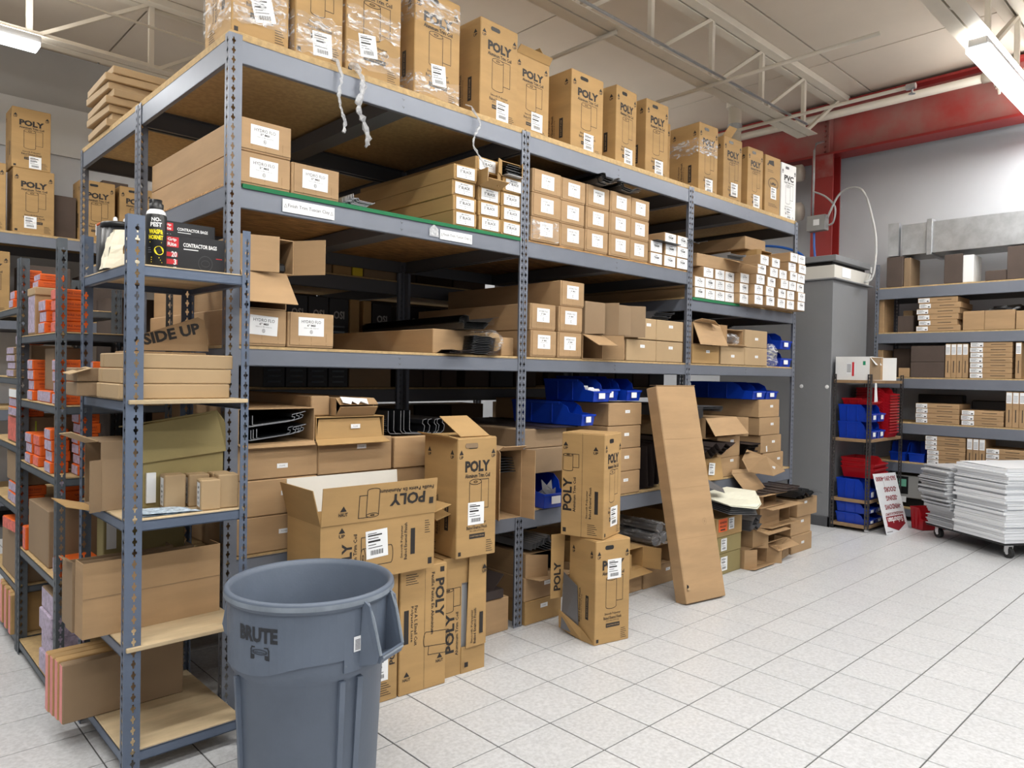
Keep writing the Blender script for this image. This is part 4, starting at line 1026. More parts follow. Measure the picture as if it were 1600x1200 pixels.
# --- lowest shelf, middle bay
storage_bin('blue bin with part numbers on the lowest shelf at the first joint', .265, .905, Z4 + .001, .22, .50, .185, -4)
carton('brown paper wrapped carton above the blue bin, middle bay', .190, YF + .045, Z4 + .205, .38, 1.05, .155, 0, CARDD); carton('paper wrapped package under brown strips, middle bay lowest shelf', .185, YF + .06, Z4 + .362, .40, 1.05, .118, 0, CARDD)
bundle('flat brown strips under the large blue bin, middle bay', .30, YF + .03, Z4 + .4815, [(0, .0), (.35, 0), (.35, .004)], 2, (.12, .0045), 1.0, TRIMBR, 0, 'metal strips', jit=.02)
bx = [storage_bin('large blue bin lying on brown strips left of the sticker cartons', .628, .930, Z4 + .492, .150, .62, .150, 3)]
G = 'sticker cartons on the lowest shelf, middle bay'
for i in range(4):
    carton('sticker carton %s from the top in the middle bay lowest shelf pile' % ORD[3 - i], .936 + .006 * (i % 2), YF + .004, Z4 + .159 * i, .368, 1.14, .155, 0, CARD, G, labels=[('tiny', .18, .085)])
storage_bin('blue bin on the sticker cartons holding white fittings, left one', .740, .93, Z4 + .646, .185, .45, .145, 0)
storage_bin('taller blue bin behind the left one on the sticker cartons', .930, 1.02, Z4 + .646, .20, .42, .165, 0); storage_bin('small blue bin at right on the sticker cartons', 1.14, .965, Z4 + .646, .17, .42, .150, 0)
t = thing('white_fittings', 'white fittings heaped in the left blue bin', 'fittings', (.76, .98, Z4 + .660)); obj('fitting', MB().cbox(0, 0, 0, .06, .12, .08, .01), PAPER, t); obj('fitting', MB().cbox(.07, .02, 0, .14, .12, .07, .01).box(.03, .1, .07, .10, .16, .09), FIXT, t)
t = thing('cardboard_offcut', 'crumpled grey sheet standing in the low blue bin', 'sheet', (.30, .96, Z4 + .008)); obj('sheet', MB().plate([(.0, 0, 0), (.13, 0, 0), (.15, .02, .10), (.11, .01, .09), (.12, .03, .15), (.07, .02, .12), (.03, .03, .16), (.02, .01, .10), (-.01, .02, .08)], (0, 1, 0), .003), TRIMG, t)
bundle('brown strips standing behind the leaning carton', 1.36, YF + .05, Z4, [(0, .3), (.02, 0), (.09, .0), (.10, .28)], 4, (.07, .01), 1.0, TRIMBR, 0, 'metal strips', jit=.03)
carton('carton on the lowest shelf behind the long leaning carton', 1.32, YF + .06, Z4 + .312, .22, 1.0, .16, 0, CARDD) if False else None

# --- lowest shelf, right bay
G = 'pile of sticker cartons at the right end of the lowest shelf'
for i, (x, w_) in enumerate(((3.095, .375), (3.049, .375), (3.018, .370), (3.003, .370))):
    carton('sticker carton %s from the bottom at the right end of the lowest shelf' % ORD[i], x, YF + .004, Z4 + .1585 * i, w_, 1.14, .155, 0, CARD, G, labels=[('tiny', .20 + (.0 if i != 0 else .06), .085)])
put_label(bpy.data.objects[-1].parent if False else [o for o in COL.objects if o.get('label', '').startswith('sticker carton second from the bottom')][0], 'tiny', .09, .06, tilt=80)
storage_bin('left blue bin of two on the pile at the right end', 2.895, .965, Z4 + .6345, .230, .62, .145, 0); storage_bin('right blue bin of two on the pile at the right end', 3.135, .965, Z4 + .6345, .215, .62, .140, 0)
carton('lower carton behind the hanging lid, right bay lowest shelf', 2.365, YF + .02, Z4, .355, 1.1, .160, 0, CARD, labels=[('tiny', .20, .12)])
carton('middle carton behind the hanging lid, right bay lowest shelf', 2.362, YF + .02, Z4 + .162, .355, 1.1, .165, 0, CARD, labels=[('tiny', .20, .12)])
t = open_front('open carton with sticker lid hanging forward, right bay lowest shelf', 2.16, YF + .01, Z4 + .330, .47, 1.1, .165, [('top', .17, 38, -.05), ('right', .10, 130, .02)], 0, CARD)
bundle('grey channel lengths on the open carton, right bay lowest shelf', 2.05, YF - .02, Z4 + .497, [(0, .0), (0, .075), (.26, .075), (.26, .05)], 3, (.018, .008), 1.0, TRIMG, -4, 'metal strips', jit=.03)
t = open_front('torn golden carton with its end hanging down, right bay lowest shelf', 1.96, YF - .03, Z4 + .004, .36, 1.0, .175, [('top', .17, 10, .01)], -1, CARDP, labels=[])
put_label(t, 'ship', .14, .055, y=-.03, tilt=6, scale=.8)
bundle('bent brown and silver strips bursting from the torn golden carton', 1.98, YF - .10, Z4 + .190, [(0, .03), (.05, .06), (.11, .0), (.17, .05), (.24, .02), (.30, .05)], 4, (.02, .022), 1.0, TRIMBR, -5, 'metal strips', jit=.08)
t = thing('folded_carton_end', 'folded brown carton end with sticker tipping over the low beam', 'carton end', (2.70, YF - .075, Z4 + .015)); obj('lid', MB().plate([(0, .0, .02), (.10, -.10, .155), (.45, -.10, .0), (.14, -.15, -.01)], (0, -.5, 1), .004), CARD, t); obj('side', MB().plate([(0, .0, .02), (.10, -.10, .155), (.06, .05, .20), (.0, .06, .12)], (-1, 0, .2), .004), CARD, t); put_label(t, 'tiny', .16, .05, y=-.125, tilt=10)
t = thing('carton_flap', 'loose brown flap hanging in front of the low beam, right bay', 'carton flap', (2.52, YF - .055, Z4 - .118)); obj('flap', MB().plate([(.0, .035, .145), (.36, .035, .13), (.40, -.06, .0), (.08, -.06, -.015)], (0, -1, .6), .004), CARD, t); obj('fold', MB().plate([(.0, .035, .149), (.36, .035, .134), (.34, .05, .16), (.04, .05, .175)], (0, -1, .2), .003), CARD, t)
bundle('fan of dark strips spilling above the loose flap', 2.70, YF - .02, Z4 + .17, [(0, 0), (.13, .0), (.14, .01)], 8, (.01, .012), .7, TRIMBR, -10, 'metal strips', jit=.06)

# ================================================================ GOODS ON THE FLOOR
# standing coil cartons in front of the near bay
poly_box('POLY coil carton standing on the floor, hidden by the trash can', -1.065, .64, 0, .09 + .12, .27, .60, 8, (.80, .12), 'coil cartons stacked on the floor by the near bay', hole=False) if False else None
t = thing('coil_carton', 'upright upside down POLY carton on the floor behind the trash can rim', 'carton', (-.962, .640, 0), rad(-4), 'coil cartons stacked on the floor by the near bay')
link('body', body_mesh(.262, .30, .597, CARDP), t); link('printed_side', PPANELF, t, (.125, -.0009, .60 - .002), scale=(-.45, 1, -1)).rotation_euler = (0, 0, 0)
bpy.data.objects.remove(t.children[-1])
p = PR()
for wd_, xx, zz, ww in (('Polyester Lisse', .065, .33, .17), ('Fini A L Email Cuit', .088, .32, .19)): p.txt(wd_, xx, zz, ww, .018, .015, -90, res=1)
p.rect(.022, .24, .048, .40); p.line([(.137, .004), (.137, .592)], .0012); small_print(p, .03, .52, .07, 5); arrow(p, .04, .085, 1, 'HAUT'); arrow(p, .225, .135, 1, 'HAUT')
p.txt('POLY', .222, .43, .19, .052, .035, -90); p.txt('Feuille Peinte En Aluminium', .182, .41, .30, .018, .02, -90, res=1); p.rect(.222, .555, .246, .580)
q = PR(); coil(q, 0, 0, .11, .15); p.merge(q, Matrix.Translation((.205, 0, .215)) @ Matrix.Rotation(rad(95), 4, 'Y'))
obj('printed_face', p, INK, t, (0, -.0009, 0))
t = thing('coil_carton', 'narrow edge of a POLY carton standing left of the upside down one', 'carton', (-1.215, .655, 0), rad(-3), 'coil cartons stacked on the floor by the near bay')
link('body', body_mesh(.245, .28, .60, CARDP), t); p = PR(); arrow(p, .20, .50); p.txt('POLY', .215, .22, .11, .03, .03, 90); small_print(p, .13, .03, .08, 6); obj('printed_face', p, INK, t, (0, -.0009, 0)); put_label(t, 'ship', .10, .10, scale=.9)
t = open_front('opened POLY carton with one long flap hanging, standing on the floor', -.690, .668, 0, .265, .27, .597, [], -3, CARDP, 'coil cartons stacked on the floor by the near bay')
obj('front_panel', MB().box(0, -.004, 0, .115, 0, .46).box(0, -.004, .46, .265, 0, .597), CARDP, t); obj('long_flap', MB().plate([(.135, -.018, .13), (.262, -.016, .13), (.262, -.012, .597), (.150, -.016, .597)], (0, -1, 0), .004), CARDP, t)
obj('liner', MB().box(.11, .01, .12, .16, .014, .46), mat('grey_liner', (.42, .43, .44), .5), t); obj('base_panel', MB().box(.115, -.008, 0, .265, -.004, .135), CARDP, t)
p = PR(); p.txt('POLY', .045, .22, .20, .055, .035, 90); p.txt('Aluminum Trim Coil', .088, .21, .22, .018, .02, 90, res=1); q = PR(); coil(q, 0, 0, .11, .12); p.merge(q, Matrix.Translation((.052, 0, .385))); obj('printed_face', p, INK, t, (0, -.0048, 0))
p = PR(); arrow(p, .245, .52); p.txt('Smooth Polyester', .170, .235, .17, .016, .015, 90, res=1); p.txt('Baked Enamel Finish', .188, .235, .18, .016, .015, 90, res=1); p.rect(.218, .19, .240, .30); p.rect(.125, .035, .148, .06); obj('printed_flap', p, INK, t, (0, -.0235, 0))
# sideways opened carton on top of them
t = open_top('sideways POLY carton lying open with its side flap raised, on standing cartons', -1.400, .600, .601, .585, .32, .262, [('front', .165, 96, .0), ('back', .165, 96, .0, mat('white_liner_board', (.74, .72, .66), .6)), ('left', .16, 104, .0), ('right', .10, 165, .0)], -2, CARDP, None, name='coil_carton')
p = PR(); p.txt('POLY', .125, .10, .15, .050, .035, 90); p.txt('Aluminum Trim Coil', .165, .11, .20, .018, .02, 90, res=1); q = PR(); coil(q, 0, 0, .13, .165); p.merge(q, Matrix.Translation((.275, 0, .125)) @ Matrix.Rotation(rad(-90), 4, 'Y'))
p.txt('Smooth Polyester', .405, .145, .15, .016, .015, 90, res=1); p.txt('Baked Enamel Finish', .425, .145, .17, .016, .015, 90, res=1); p.rect(.452, .08, .476, .20); p.rect(.55, .02, .572, .05); arrow(p, .10, .222); small_print(p, .53, .17, .03, 6)
obj('printed_face', p, INK, t, (0, -.0009, 0)); put_label(t, 'ship', .222, .09, tilt=-3, scale=1.05)
p = PR(); p.txt('POLY', .425, .082, .19, .055, .035, 180); p.txt('Feuille Peinte En Aluminium', .42, .125, .29, .018, .02, 180, res=1); q = PR(); coil(q, 0, 0, .10, .13); p.merge(q, Matrix.Translation((.225, 0, .080)) @ Matrix.Rotation(rad(180), 4, 'Y')); arrow(p, .10, .055, 1, 'HAUT'); p.rect(.545, .045, .568, .075)
o = obj('printed_flap', p, INK, t); o.matrix_local = Matrix.Translation((0, -.0055, .2625)) @ Matrix.Rotation(rad(6), 4, 'X')
# upright battered carton at right on top
t = poly_box('battered open POLY coil carton standing on the opened one, near bay', -.655, .610, .601, .245, .30, .600, -4, (.48, .27), None)
flap(t, (0, .30, .598), (0, 0, .598), (-.6, 0, .2), .05, CARDP, .02); flap(t, (.03, .02, .602), (.21, .02, .602), (-.25, .5, .42), .16, CARDP, .03); flap(t, (-.001, .28, .25), (-.001, .05, .22), (-.8, -.1, -.2), .09, CARDP, .03)
obj('hand_slot', MB().plate([(.05, -.0012, .548), (.12, -.0012, .548), (.125, -.0012, .560), (.12, -.0012, .572), (.05, -.0012, .572), (.045, -.0012, .560)], (0, -1, 0), .0008), CARDD, t); 
# low cartons under the shelf, first joint
carton('low carton with torn top on the floor left of the first rack joint', -.24, .965, 0, .285, .9, .200, 0, CARD)
t = thing('folded_strips', 'folded brown metal strips on the low carton by the first joint', 'metal strips', (-.27, .975, .2015)); obj('strip', MB().plate([(0, 0, 0), (.13, -.01, .0), (.28, .0, .13), (.20, .3, .15), (.02, .4, .03)], (0, 0, 1), .004), TRIMBR, t); obj('strip', MB().plate([(.10, -.01, .005), (.26, -.02, .005), (.28, .3, .005), (.12, .3, .005)], (0, 0, 1), .05), TRIMBR, t)
carton('brown carton wedged under the lowest shelf left of the first joint', -.26, 1.06, .37, .33, .9, .18, 0, CARDD) if False else None
carton('sticker carton on the floor right of the first rack joint', .160, .940, 0, .320, 1.1, .142, 0, CARDP, labels=[('tiny', .13, .085, {'scale': 1.2})])
carton('sticker carton second from the floor right of the first joint', .155, .945, .144, .320, 1.1, .142, 0, CARD, labels=[('tiny', .17, .075, {'scale': 1.2})])
t = open_front('open carton with curled black strips, third from the floor, first joint', .165, .950, .288, .320, 1.05, .142, [('left', .14, 30), ('bottom', .13, 84, -.02)], 0, CARD)
bundle('black ribbed strips inside the open carton by the first joint', .29, .96, .30, [(0, .10), (.01, .04), (.02, .0), (.03, .08)], 5, (.035, .0), .9, TRIMB, 0, jit=.02)
bundle('dark grey ribbed lengths on the open carton by the first joint', .20, .93, .432, [(0, .02), (.01, .06), (.05, .062), (.06, .03), (.14, .0)], 6, (.022, .006), .9, TRIMG, 2, jit=.02)
bundle('flat dark strips lying right of the ribbed lengths', .34, .96, .432, [(0, 0), (.14, 0), (.15, .01)], 3, (.0, .008), .9, TRIMB, 0, jit=.05)
# stack of two coil cartons in the aisle
t = poly_box('lower of two POLY cartons stacked in the aisle, torn open on its left', .229, .455, 0, .25, .25, .590, -12, (.54, .62), None)
obj('torn_side', MB().plate([(-.03, .30, .02), (-.01, .10, .0), (.002, .0, .003), (-.01, .12, .07), (-.05, .28, .14)], (-1, -.2, .3), .004), CARDP, t)
obj('torn_panel', MB().plate([(-.10, .30, .20), (-.015, .30, .20), (-.002, .30, .58), (-.10, .30, .58)], (0, -1, 0), .004), CARDP, t); p = PR().txt('POLY', -.055, .33, .17, .05, .035, 90); obj('printed_panel', p, INK, t, (0, .2945, 0))
obj('grey_liner', MB().plate([(-.045, .26, .03), (-.006, .14, .02), (-.006, .16, .30), (-.03, .26, .36)], (-1, 0, 0), .003), TRIMG, t)
t = poly_box('upper of two POLY cartons stacked in the aisle, wide side facing left', .277, .445, .5915, .245, .27, .598, 16, (.60, .10), None, side=PSIDE)
for o in list(t.children):
    if o.name.startswith('printed_side'): bpy.data.objects.remove(o)
p = PR(); p.txt('POLY', .040, .24, .19, .058, .035, 90); p.txt('Aluminum Trim Coil', .085, .24, .20, .018, .02, 90, res=1); q = PR(); coil(q, 0, 0, .10, .10); p.merge(q, Matrix.Translation((.06, 0, .425))); arrow(p, .025, .52); arrow(p, .215, .50); p.line([(.132, .003), (.132, .594)], .0015); p.rect(.015, .02, .035, .045)
p.txt('Smooth Polyester', .165, .19, .16, .015, .015, 90, res=1); p.txt('Baked Enamel Finish', .185, .20, .18, .015, .015, 90, res=1); p.rect(.212, .14, .234, .27); small_print(p, .17, .02, .06, 6)
obj('printed_side', p, INK, t, (-.0009, .27, 0), rad(-90))
# long flat carton leaning on the beam
t = thing('leaning_carton', 'long flat brown carton leaning against the rack in the aisle', 'carton', (1.243, .512, .006), 0)
th_ = math.atan2(.43, 1.43); L_ = 1.478; wv = Vector((.372, -.066, 0)); 
bv = Vector((.050, .318, 1.437)).normalized(); nv = wv.cross(bv).normalized()
if nv.y < 0: nv = -nv
M = Matrix((( wv.normalized().x, nv.x, bv.x, 1.243), (wv.normalized().y, nv.y, bv.y, .512), (wv.normalized().z, nv.z, bv.z, .012), (0, 0, 0, 1)))
t.matrix_world = M
obj('body', MB().cbox(0, 0, 0, .385, .105, L_, .006), CARD, t)
obj('end_flap', MB().plate([(.0, .0, L_ + .001), (.385, .0, L_ + .001), (.37, .09, L_ + .012), (.03, .095, L_ + .02)], (0, 0, 1), .004), CARD, t)
b = MB()
for zz in (.42, .76, 1.10): b.box(.002, -.0012, zz, .383, -.0002, zz + .0035)
obj('crease', b, mat('creased_board', (.37, .235, .12), .8), t); p = PR(); p.ell(.28, .52, .018, .022, .0025); p.txt('8', .28, .52, .012, .02, .02); obj('stamp', p, mat('faded_stamp', (.30, .20, .11), .8), t, (0, -.0006, 0)); obj('hole', MB().plate([(.02, -.0008, .10), (.035, -.0008, .095), (.04, -.0008, .115), (.025, -.0008, .125)], (0, -1, 0), .0006), BLK, t); obj('plug', MB().cbox(.018, -.012, .085, .040, .0, .100, .003), CARDL, t)
obj('tape', MB().box(-.001, .01, L_ - .02, .386, .1055, L_ - .0), CARDL, t) if False else None
# cartons on the floor of the middle bay
carton('low carton on the floor between the stacked cartons and leaning carton', 1.00, .935, 0, .320, 1.0, .160, 0, CARD)
carton('wide low carton with sticker on the floor beside the leaning carton', 1.325, .925, 0, .42, 1.0, .150, 0, CARD, labels=[('tiny', .27, .09)])
t = open_front('open carton with flap on the floor cartons behind the aisle stack', 1.02, .930, .162, .30, .9, .150, [('left', .10, 60), ('right', .13, 110, .0), ('bottom', .09, 100, .0)], 0, CARDP)
t = open_front('drooping opened carton under the clear wrapped bundle, middle bay floor', 1.34, .915, .153, .30, .9, .145, [('right', .14, 130, .02), ('left', .08, 70, .02)], 0, CARD)
t = thing('wrapped_bundle', 'clear wrapped bundles of grey strips lying on floor cartons, middle bay', 'plastic bundle', (1.36, .90, .302))
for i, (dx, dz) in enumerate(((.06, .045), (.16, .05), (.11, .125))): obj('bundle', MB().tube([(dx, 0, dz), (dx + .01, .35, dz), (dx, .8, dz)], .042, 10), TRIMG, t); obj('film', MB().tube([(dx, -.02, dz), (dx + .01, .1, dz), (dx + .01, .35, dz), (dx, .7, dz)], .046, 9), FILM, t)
# cartons on the floor of the right bay
Zf = 0
G = 'low olive cartons at the foot of the right bay'
carton('bottom olive carton with white label at the foot of the right bay', 2.040, .765, 0, .345, .9, .165, 0, CARDO, G, labels=[('ship', .05, .03, {'scale': .9})])
carton('olive carton with white label, second from floor, right bay', 2.030, .760, .167, .350, .9, .130, 0, CARDO, G, labels=[('ship', .05, .02, {'scale': .8})])
t = carton('golden carton with an orange sticker at the foot of the right bay', 2.005, .755, .299, .375, .9, .145, 0, CARDP, None, labels=[('ship', .175, .045, {'scale': .75})])
obj('orange_sticker', MB().box(.025, -.0015, .04, .150, -.0004, .138), LABELO, t); p = PR().txt('ADHESIVE', .088, .11, .10, .016, .02, res=1); p.txt('FRAGILE', .088, .08, .09, .016, .02, res=1); p.rect(.05, .05, .12, .06); obj('sticker_print', p, INK, t, (0, -.0022, 0))
t = thing('printed_sheets', 'sagging pile of cream printed sheets over grey strips, right bay', 'paper pile', (1.955, .66, .448))
b = MB()
for i in range(5): b.plate([(.02 + .01 * i, -.02, .055 + .012 * i), (.30, -.10 + .01 * i, .03 + .011 * i), (.50, .05, .10 + .012 * i), (.47, .27, .11 + .012 * i), (.04, .25, .09 + .012 * i)], (0, 0, 1), .004)
obj('strips', b, TRIMG, t); obj('sheet', MB().plate([(.0, -.03, .125), (.25, -.12, .095), (.33, -.11, .115), (.56, .06, .165), (.50, .28, .175), (.03, .26, .165)], (0, 0, 1), .004), PAPERY, t); obj('sheet', MB().plate([(.01, -.04, .118), (.24, -.13, .085), (.36, -.10, .105), (.5, .0, .14), (.4, .2, .15), (.02, .2, .15)], (0, 0, 1), .003), PAPERY, t)
G = 'opened bracket cartons in the pile at the far foot of the rack'
carton('bottom right closed carton with sticker in the floor pile by the column', 3.150, .712, 0, .395, 1.0, .155, 0, CARD, G, labels=[('tiny', .19, .07)])
carton('second right carton with sticker in the floor pile by the column', 3.145, .718, .157, .385, 1.0, .155, 0, CARD, G, labels=[('tiny', .19, .10)])
carton('top right carton with sticker under dark strips, floor pile', 3.225, .700, .314, .385, .235, .155, 0, CARD, G, labels=[('tiny', .13, .11)])
open_front('bottom left opened carton of the floor pile beside the olive cartons', 2.335 + .06, .735, 0, .345, 1.0, .150, [('left', .14, 15), ('bottom', .09, 80, .0)], 0, CARD, G)
open_front('bottom middle opened carton with torn strips in the floor pile', 2.745, .730, 0, .385, 1.0, .150, [('left', .12, 60, .02), ('top', .11, 70, .03), ('right', .20, 12)], 0, CARD, G)
open_front('second layer opened carton with a curled lid in the floor pile', 2.52, .735, .152, .37, 1.0, .150, [('top', .14, 82, -.02), ('left', .12, 55), ('bottom', .09, 60, .02)], 0, CARD, G)
open_front('third layer long opened carton with square black opening, floor pile', 2.62, .730, .304, .518, 1.0, .165, [('left', .30, 3, .0), ('top', .12, 88, -.04), ('bottom', .10, 85, .02)], 0, CARD, G)
t = open_front('topmost opened carton with a narrow dark opening in the floor pile', 2.52, .765, .471, .44, .9, .095, [('left', .16, 12), ('bottom', .09, 86), ('top', .10, 95, .02)], 0, CARD, G)
bundle('grey folded strips poking out beside the olive cartons', 2.415, .70, .304, [(0, .0), (.05, .03), (.10, .0), (.15, .03)], 6, (.008, .015), .8, TRIMG, 0, 'metal strips', jit=.03)
bundle('dark brown strips fanned across the top of the floor pile', 2.56, .70, .570, [(0, 0), (.20, .0), (.205, .01)], 5, (.10, .006), .9, TRIMBR, -6, 'metal strips', jit=.06)
bundle('black strips curling over the right end of the floor pile', 3.16, .665, .472, [(0, .02), (.05, .045), (.12, .0), (.20, .03), (.34, .01)], 6, (.01, .009), .9, TRIMB, -3, 'metal strips', jit=.06)
t = thing('folded_sheet', 'thin grey folded sheet sagging beside the leaning carton', 'sheet metal', (1.90, .80, .645)); obj('sheet', MB().plate([(0, 0, .05), (.20, -.05, -.01), (.26, .0, .01), (.12, .08, .10)], (0, -.4, 1), .003), TRIMG, t)

# ================================================================ TRASH CAN
t = thing('trash_can', 'large grey round plastic trash can with loop handles in the foreground', 'trash can', (-1.654, .20, 0), rad(0))
H, R0 = .78, .292
b = MB().lathe([(0, .012), (.205, .012), (.212, .0), (.222, .004), (.234, .03), (.255, .50), (.268, .512), (.270, .58), (.276, .735), (.288, .742), (.2925, .756), (.2915, .772), (.285, .780), (.277, .778), (.268, .76), (.258, .60), (.225, .03), (0, .03)], 72)
obj('body', b, TRASH, t, smooth=True)
def oncan(a, r, z): return (r * cos(a), r * sin(a), z)
A0 = math.atan2(-2.367, -1.271)   # direction of the camera from the can
def arcplate(par, name, a0, a1, zb, zt, r, th, m, n=14, taper=lambda z: 0):
    q = MB(); vs = []
    for i in range(n + 1):
        a = a0 + (a1 - a0) * i / n; zz = zb(i / n) if callable(zb) else zb
        for rr in (r, r + th):
            for z in (zz, zt): 
                k = rr + .045 * (z - .5) if z < .512 else rr + .0 
                vs.append(oncan(a, rr + (z - .5) * .02, z))
    for i in range(n):
        o_ = i * 4; q.add([], [])
        q.f += [(o_ + 2, o_ + 6, o_ + 7, o_ + 3), (o_ + 3, o_ + 7, o_ + 5, o_ + 1), (o_ + 2, o_ + 0, o_ + 4, o_ + 6)]; q.mi += [0, 0, 0]
    q.f += [(0, 2, 3, 1), (n * 4, n * 4 + 1, n * 4 + 3, n * 4 + 2)]; q.mi += [0, 0]
    q.v = vs
    return obj(name, q, m, par)
# raised belly panel with a curved upper edge, and the venting channel beside it
cv = lambda u: .530 + .045 * (1 / (1 + math.exp(-(u - .45) * 10)))
arcplate(t, 'upper_belt', A0 - .95, A0 + .40, lambda u: cv(u), .740, .266, .010, TRASH)
arcplate(t, 'upper_belt', A0 + .40, A0 + 2.0 * pi - .95, .530, .740, .266, .010, TRASH, 40)
for a in (A0 + .40, A0 + .66, A0 + .66 + 1.5, A0 + 2.9, A0 - 1.1): obj('vent_rib', MB().bar(oncan(a, .232, .02), oncan(a, .262, .50), .020, .014), TRASH, t)
def handle(a):
    hh = thing('x', 'x', 'x'); bpy.data.objects.remove(hh)
    u = Vector((cos(a), sin(a), 0)); v = Vector((-sin(a), cos(a), 0)); Z = Vector((0, 0, 1))
    P = lambda r, s, z: u * r + v * s + Z * z
    q = MB()
    for s in (-.070, .070):
        q.plate([P(.275, s, .765), P(.302, s, .745), P(.338, s * .92, .585), P(.328, s * .92, .556), P(.262, s, .540)], v * (1 if s > 0 else -1), .010)
    q.plate([P(.338, -.066, .585), P(.338, .066, .585), P(.328, .066, .556), P(.328, -.066, .556)], u, .010)
    q.plate([P(.262, -.070, .538), P(.262, .070, .538), P(.330, .066, .556), P(.330, -.066, .556)], Z, .008)
    o_ = obj('handle', q, TRASH, t)
    w_ = MB()
    for s in (-.072, .072): w_.tube([P(.290, s, .752), P(.312, s * .97, .70), P(.340, s * .93, .584)], .006, 6)
    w_.tube([P(.343, -.062, .575), P(.343, .062, .575)], .006, 6)
    obj('worn_edge', w_, TRASHD, o_); return o_
HA = A0 + .90
ho = handle(HA); handle(HA + pi)
obj('rim_scuff', MB().lathe([(.2928, .752), (.2932, .758), (.2925, .768)], 72), TRASHD, t, smooth=True)
u = Vector((cos(HA - .33), sin(HA - .33), 0))
bar = MB().box(-.015, -.0008, 0, .015, 0, .050); o = obj('barcode_label', bar, PAPER, t)
o.matrix_local = Matrix.Translation(Vector((u.x * .2800, u.y * .2800, .595))) @ Matrix.Rotation(HA - .33 + pi / 2, 4, 'Z')
p = PR(); [p.rect(-.010, .006 + i * .0045, .010, .0085 + i * .0045) for i in range(8)]; o2 = obj('barcode', p, INKG, o, (0, -.0012, 0))
def curved_print(p, a, z, r, name):
    q = MB(); q.f = list(p.f); q.mi = list(p.mi); q.v = [oncan(a + x / r, .2772 + (z + zz - .5) * .02, z + zz) for x, _, zz in p.v]
    return obj(name, q, mat('charcoal_print', (.022, .024, .03), .6), t)
p = PR(); p.txt('BRUTE', 0, .03, .150, .050, .05, res=2); curved_print(p, A0 - .64, .640, .2765, 'lettering')
p = PR(); p.line([(-.025, 0), (.025, 0), (.025, .022), (.022, .028), (-.022, .028), (-.025, .022)], .0035, True); p.rect(-.025, 0, .025, .010); p.ell(0, .017, .021, .006, .0015, n=14); p.txt('Rubbermaid', 0, .017, .036, .006, .01, res=1); p.v = [(x * 1.35, y, z * 1.35) for x, y, z in p.v]; curved_print(p, A0 - .60, .592, .2760, 'emblem')
t2 = thing('trash_scrap', 'grey plastic strip lying inside the trash can', 'scrap', (-1.72, .14, .56)); obj('strip', MB().cbox(-.12, -.01, 0, .02, .02, .012, .003), TRASHD, t2); t2.rotation_euler = (0, rad(-8), rad(60))

# ================================================================ GOODS ON THE LEFT UNITS
def small_box(label, x, y, z, w_, d_, h_, m=None, endm=None, rz=0, group=None, cat='carton'):
    m = m or ORANGE
    t = thing('small_carton', label, cat, (x, y, z), rad(rz), group)
    link('body', body_mesh(w_, d_, h_, m), t)
    if endm: k = ('end', round(d_, 3), round(h_, 3), endm.name); 
    if endm:
        if k not in BOX: BOX[k] = MB().box(-.0012, .004, .004, -.0002, d_ - .004, h_ - .004).mesh('end_face', endm)
        link('end_face', BOX[k], t)
        k2 = ('pr', round(w_, 3), round(h_, 3))
        if k2 not in BOX: BOX[k2] = PR().txt('WIRE NAILS', w_ * .5, h_ * .62, w_ * .6, h_ * .2, .02, res=1).line([(w_ * .25, h_ * .32), (w_ * .75, h_ * .32)], h_ * .05).mesh('print', mat('dark_red_print', (.35, .04, .01), .6))
        if m is ORANGE: link('print', BOX[k2], t, (0, -.0008, 0))
    return t
G = 'orange cartons on the slate grey units'
def stack(x, y, z, w_, d_, h_, n, where_, endm=LILAC, m=None, first=0):
    for i in range(n):
        small_box('%s carton %s from the bottom, %s' % ('orange' if m is None else 'brown', ORD[i], where_), x + .004 * ((i * 2) % 3), y + .003 * (i % 2), z + i * (h_ + .0012), w_, d_, h_, m, endm, .8 * ((i * 7) % 3 - 1), G)
# second unit
z = 1.675
t = carton('brown carton with cream lid and lilac end, top of the slate unit', -2.165, 2.05, z, .16, .16, .225, 0, CARD); obj('lid', MB().cbox(-.004, -.012, .195, .166, .165, .232, .003), CARDL, t); obj('end_face', MB().box(-.0015, .005, .01, -.0004, .155, .19), LILAC, t); obj('sticker', MB().box(.03, -.0014, .11, .10, -.0004, .15), LABELY, t)
stack(-2.150, 2.06, z + .2335, .105, .14, .034, 2, 'on the cream lidded carton')
stack(-2.165, 1.84, z, .075, .14, .052, 3, 'left pile in front of the cream lidded carton')
stack(-2.160, 1.61, z, .13, .13, .048, 4, 'right pile at the top of the slate unit', PINKR)
z = 1.347
stack(-2.165, 2.10, z, .10, .13, .050, 4, 'left pile on the second tier of the slate unit')
t = carton('tall narrow brown carton standing on the second tier of the slate unit', -2.120, 1.86, z + .056, .16, .20, .205, 0, CARDD)
small_box('orange carton lying under the tall narrow brown one, slate unit', -2.150, 1.78, z, .13, .28, .055, None, LILAC, 0, G)
stack(-2.160, 1.585, z, .10, .12, .050, 4, 'right pile on the second tier of the slate unit')
z = 1.027
stack(-2.165, 2.14, z, .10, .14, .050, 3, 'left pile on the third tier of the slate unit')
stack(-2.160, 1.98, z, .10, .13, .050, 3, 'second pile on the third tier of the slate unit', PINKR)
carton('upright brown carton between orange piles on the third tier, slate unit', -2.100, 1.86, z, .16, .10, .255, 0, CARDD)
stack(-2.165, 1.70, z, .075, .13, .050, 4, 'third pile on the third tier of the slate unit')
stack(-2.085, 1.56, z, .085, .12, .046, 6, 'tall pile seen through the blue grey unit')
z = .567
